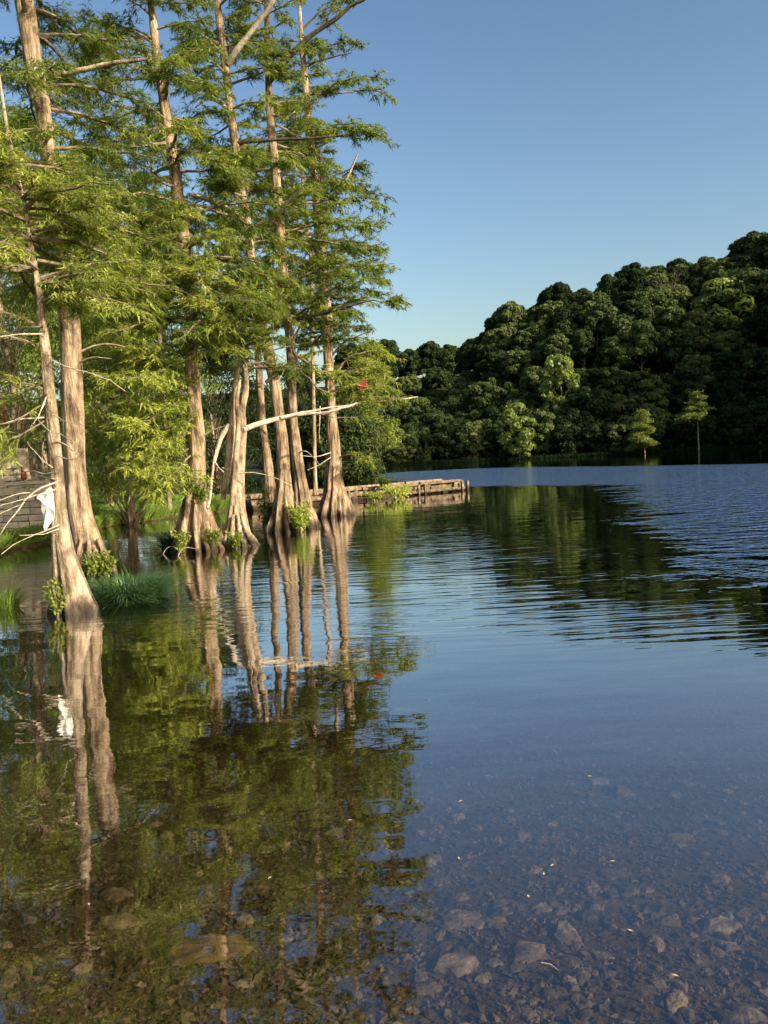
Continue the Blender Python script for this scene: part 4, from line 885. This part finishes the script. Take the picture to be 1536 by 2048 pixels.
while placed < 296:
    px = rngS.uniform(-20, 1556); py = rngS.uniform(1560, 2070)
    if px < 760 and rngS.random() < .45: continue
    p = G(px, py, -.3)
    if p.y > 6.5: continue
    o = bpy.data.objects.new('stone', SM[rngS.integers(0,12)]); link(o, ground); z = gz(p.x, p.y)
    p = G(px, py, z); z = gz(p.x, p.y); r = rngS.choice([.016,.022,.03,.042,.06], p=[.22,.26,.24,.18,.10])*rngS.uniform(.8,1.3)
    o.location = (p.x, p.y, z+r*.08); o.rotation_euler = (rngS.normal()*.12, rngS.normal()*.12, rngS.uniform(0,6.28)); o.scale = (r, r, r*1.0); placed += 1
def rock(px, py, wpx, label, mat, seed, asp=1.0, rz=0.0, flat=.25):
    z = -.28; p = G(px, py, z); z = gz(p.x, p.y); p = G(px, py, z); d = (p-Vector((0,0,CAM_H))).length; r = wpx/FPX*d/2
    b = stone_mesh(seed, flat, True); me = b.mesh('rock', [MAT[mat]]); o = bpy.data.objects.new('rock', me); link(o); o.location = (p.x, p.y, gz(p.x,p.y)+r*.1); o.scale = (r, r*asp, r*.6); o.rotation_euler = (.05, 0, rz); tag(o, label, 'rock')
rock(418, 1908, 138, 'large flat yellow-brown rock under the shallow water, left of centre', 'rock_y', 700, .62, .17)
rock(925, 1850, 70, 'flat greyish rock under water, left one of the pair near the reflection edge', 'pebble', 701, 1.0, .1)
rock(993, 1850, 40, 'small pale brown rock under water, right one of the pair near the reflection edge', 'rock_y', 702, 1.1)
rock(1214, 1817, 50, 'oval pale rock under water at centre right with a pebble at its side', 'pebble', 703)
rock(1362, 1677, 42, 'thin pale rock under water farthest out at the right', 'rock_y', 704)
rock(1490, 1836, 26, 'small blocky pale rock under water near the right edge', 'rock_y', 705)
rock(1232, 1751, 50, 'dull grey rock under water just beyond the oval pale one', 'pebble', 706)
rock(855, 1983, 44, 'pale pointed rock under water near the bottom centre', 'rock_y', 707, .8, .2)
# gravel, leaf litter: nobody could count it
gvb = MB(); k = 70000; Y = 1.2+rngS.uniform(0,1,k)**1.2*8.5; X = rngS.uniform(-.62,.62,k)*(Y+1.2); Z = H(X,Y)
sz = rngS.choice([.007,.011,.017,.026], k, p=[.4,.33,.2,.07])*rngS.uniform(.7,1.4,k)
nn = nrm(V(0,0,1)+rngS.normal(size=(k,3))*.38)
t_ = nrm(np.cross(nn, nrm(rngS.normal(size=(k,3))))); b_ = np.cross(nn, t_); c_ = np.stack([X,Y,Z+.004],1); S = sz[:,None]
v = np.stack([c_-t_*S*rngS.uniform(.8,1.2,(k,1)), c_-b_*S*.7, c_+t_*S, c_+b_*S*.6, c_+nn*S*.45],1).reshape(-1,3); i0 = np.arange(k)*5
q = np.concatenate([np.stack([i0,i0+1,i0+4,i0+3],1), np.stack([i0+2,i0+3,i0+4,i0+1],1)])
gvb.add(v, q, 0); tag(gvb.build('gravel', MAT['gravel']), 'brown gravel and leaf litter on the shallow lake bed', 'gravel', kind='stuff')
# thin stick and a few floating leaves
stp = G(1100, 1946, -.02)
b = MB(); b.tube([(-.03,0,0),(0,.004,.003),(.03,-.003,0)], [.0015,.0022,.001], 5); o = b.build('twig', MAT['dead']); o.location = stp; o.rotation_euler = (0,0,-.7); o.location.z = .003; tag(o, 'short pale twig floating near the bottom right of centre', 'twig')
lm = MB(); lm.blades(np.array([[-.012,0,0.]]), np.array([[1.,0,0]]), np.array([.024]), np.array([.010]), np.array([[0,0,1.]]), 0, np.array([1.]), fold=.1); lme = lm.mesh('leaf', [MAT['straw']])
for (x, y) in [(1088,1747),(918,1716),(1105,1730),(1057,1792),(921,1602),(1225,1722),(178,1808),(540,1755),(1260,1860),(1180,1552),(1350,1950),(700,1640)]:
    o = bpy.data.objects.new('floating_leaf', lme); link(o); p = G(x, y, .004); o.location = p; o.rotation_euler = (0,0,x*.7); tag(o, 'tiny pale leaf floating on the shallow water', 'leaf', 'tiny pale leaves floating on the shallows')
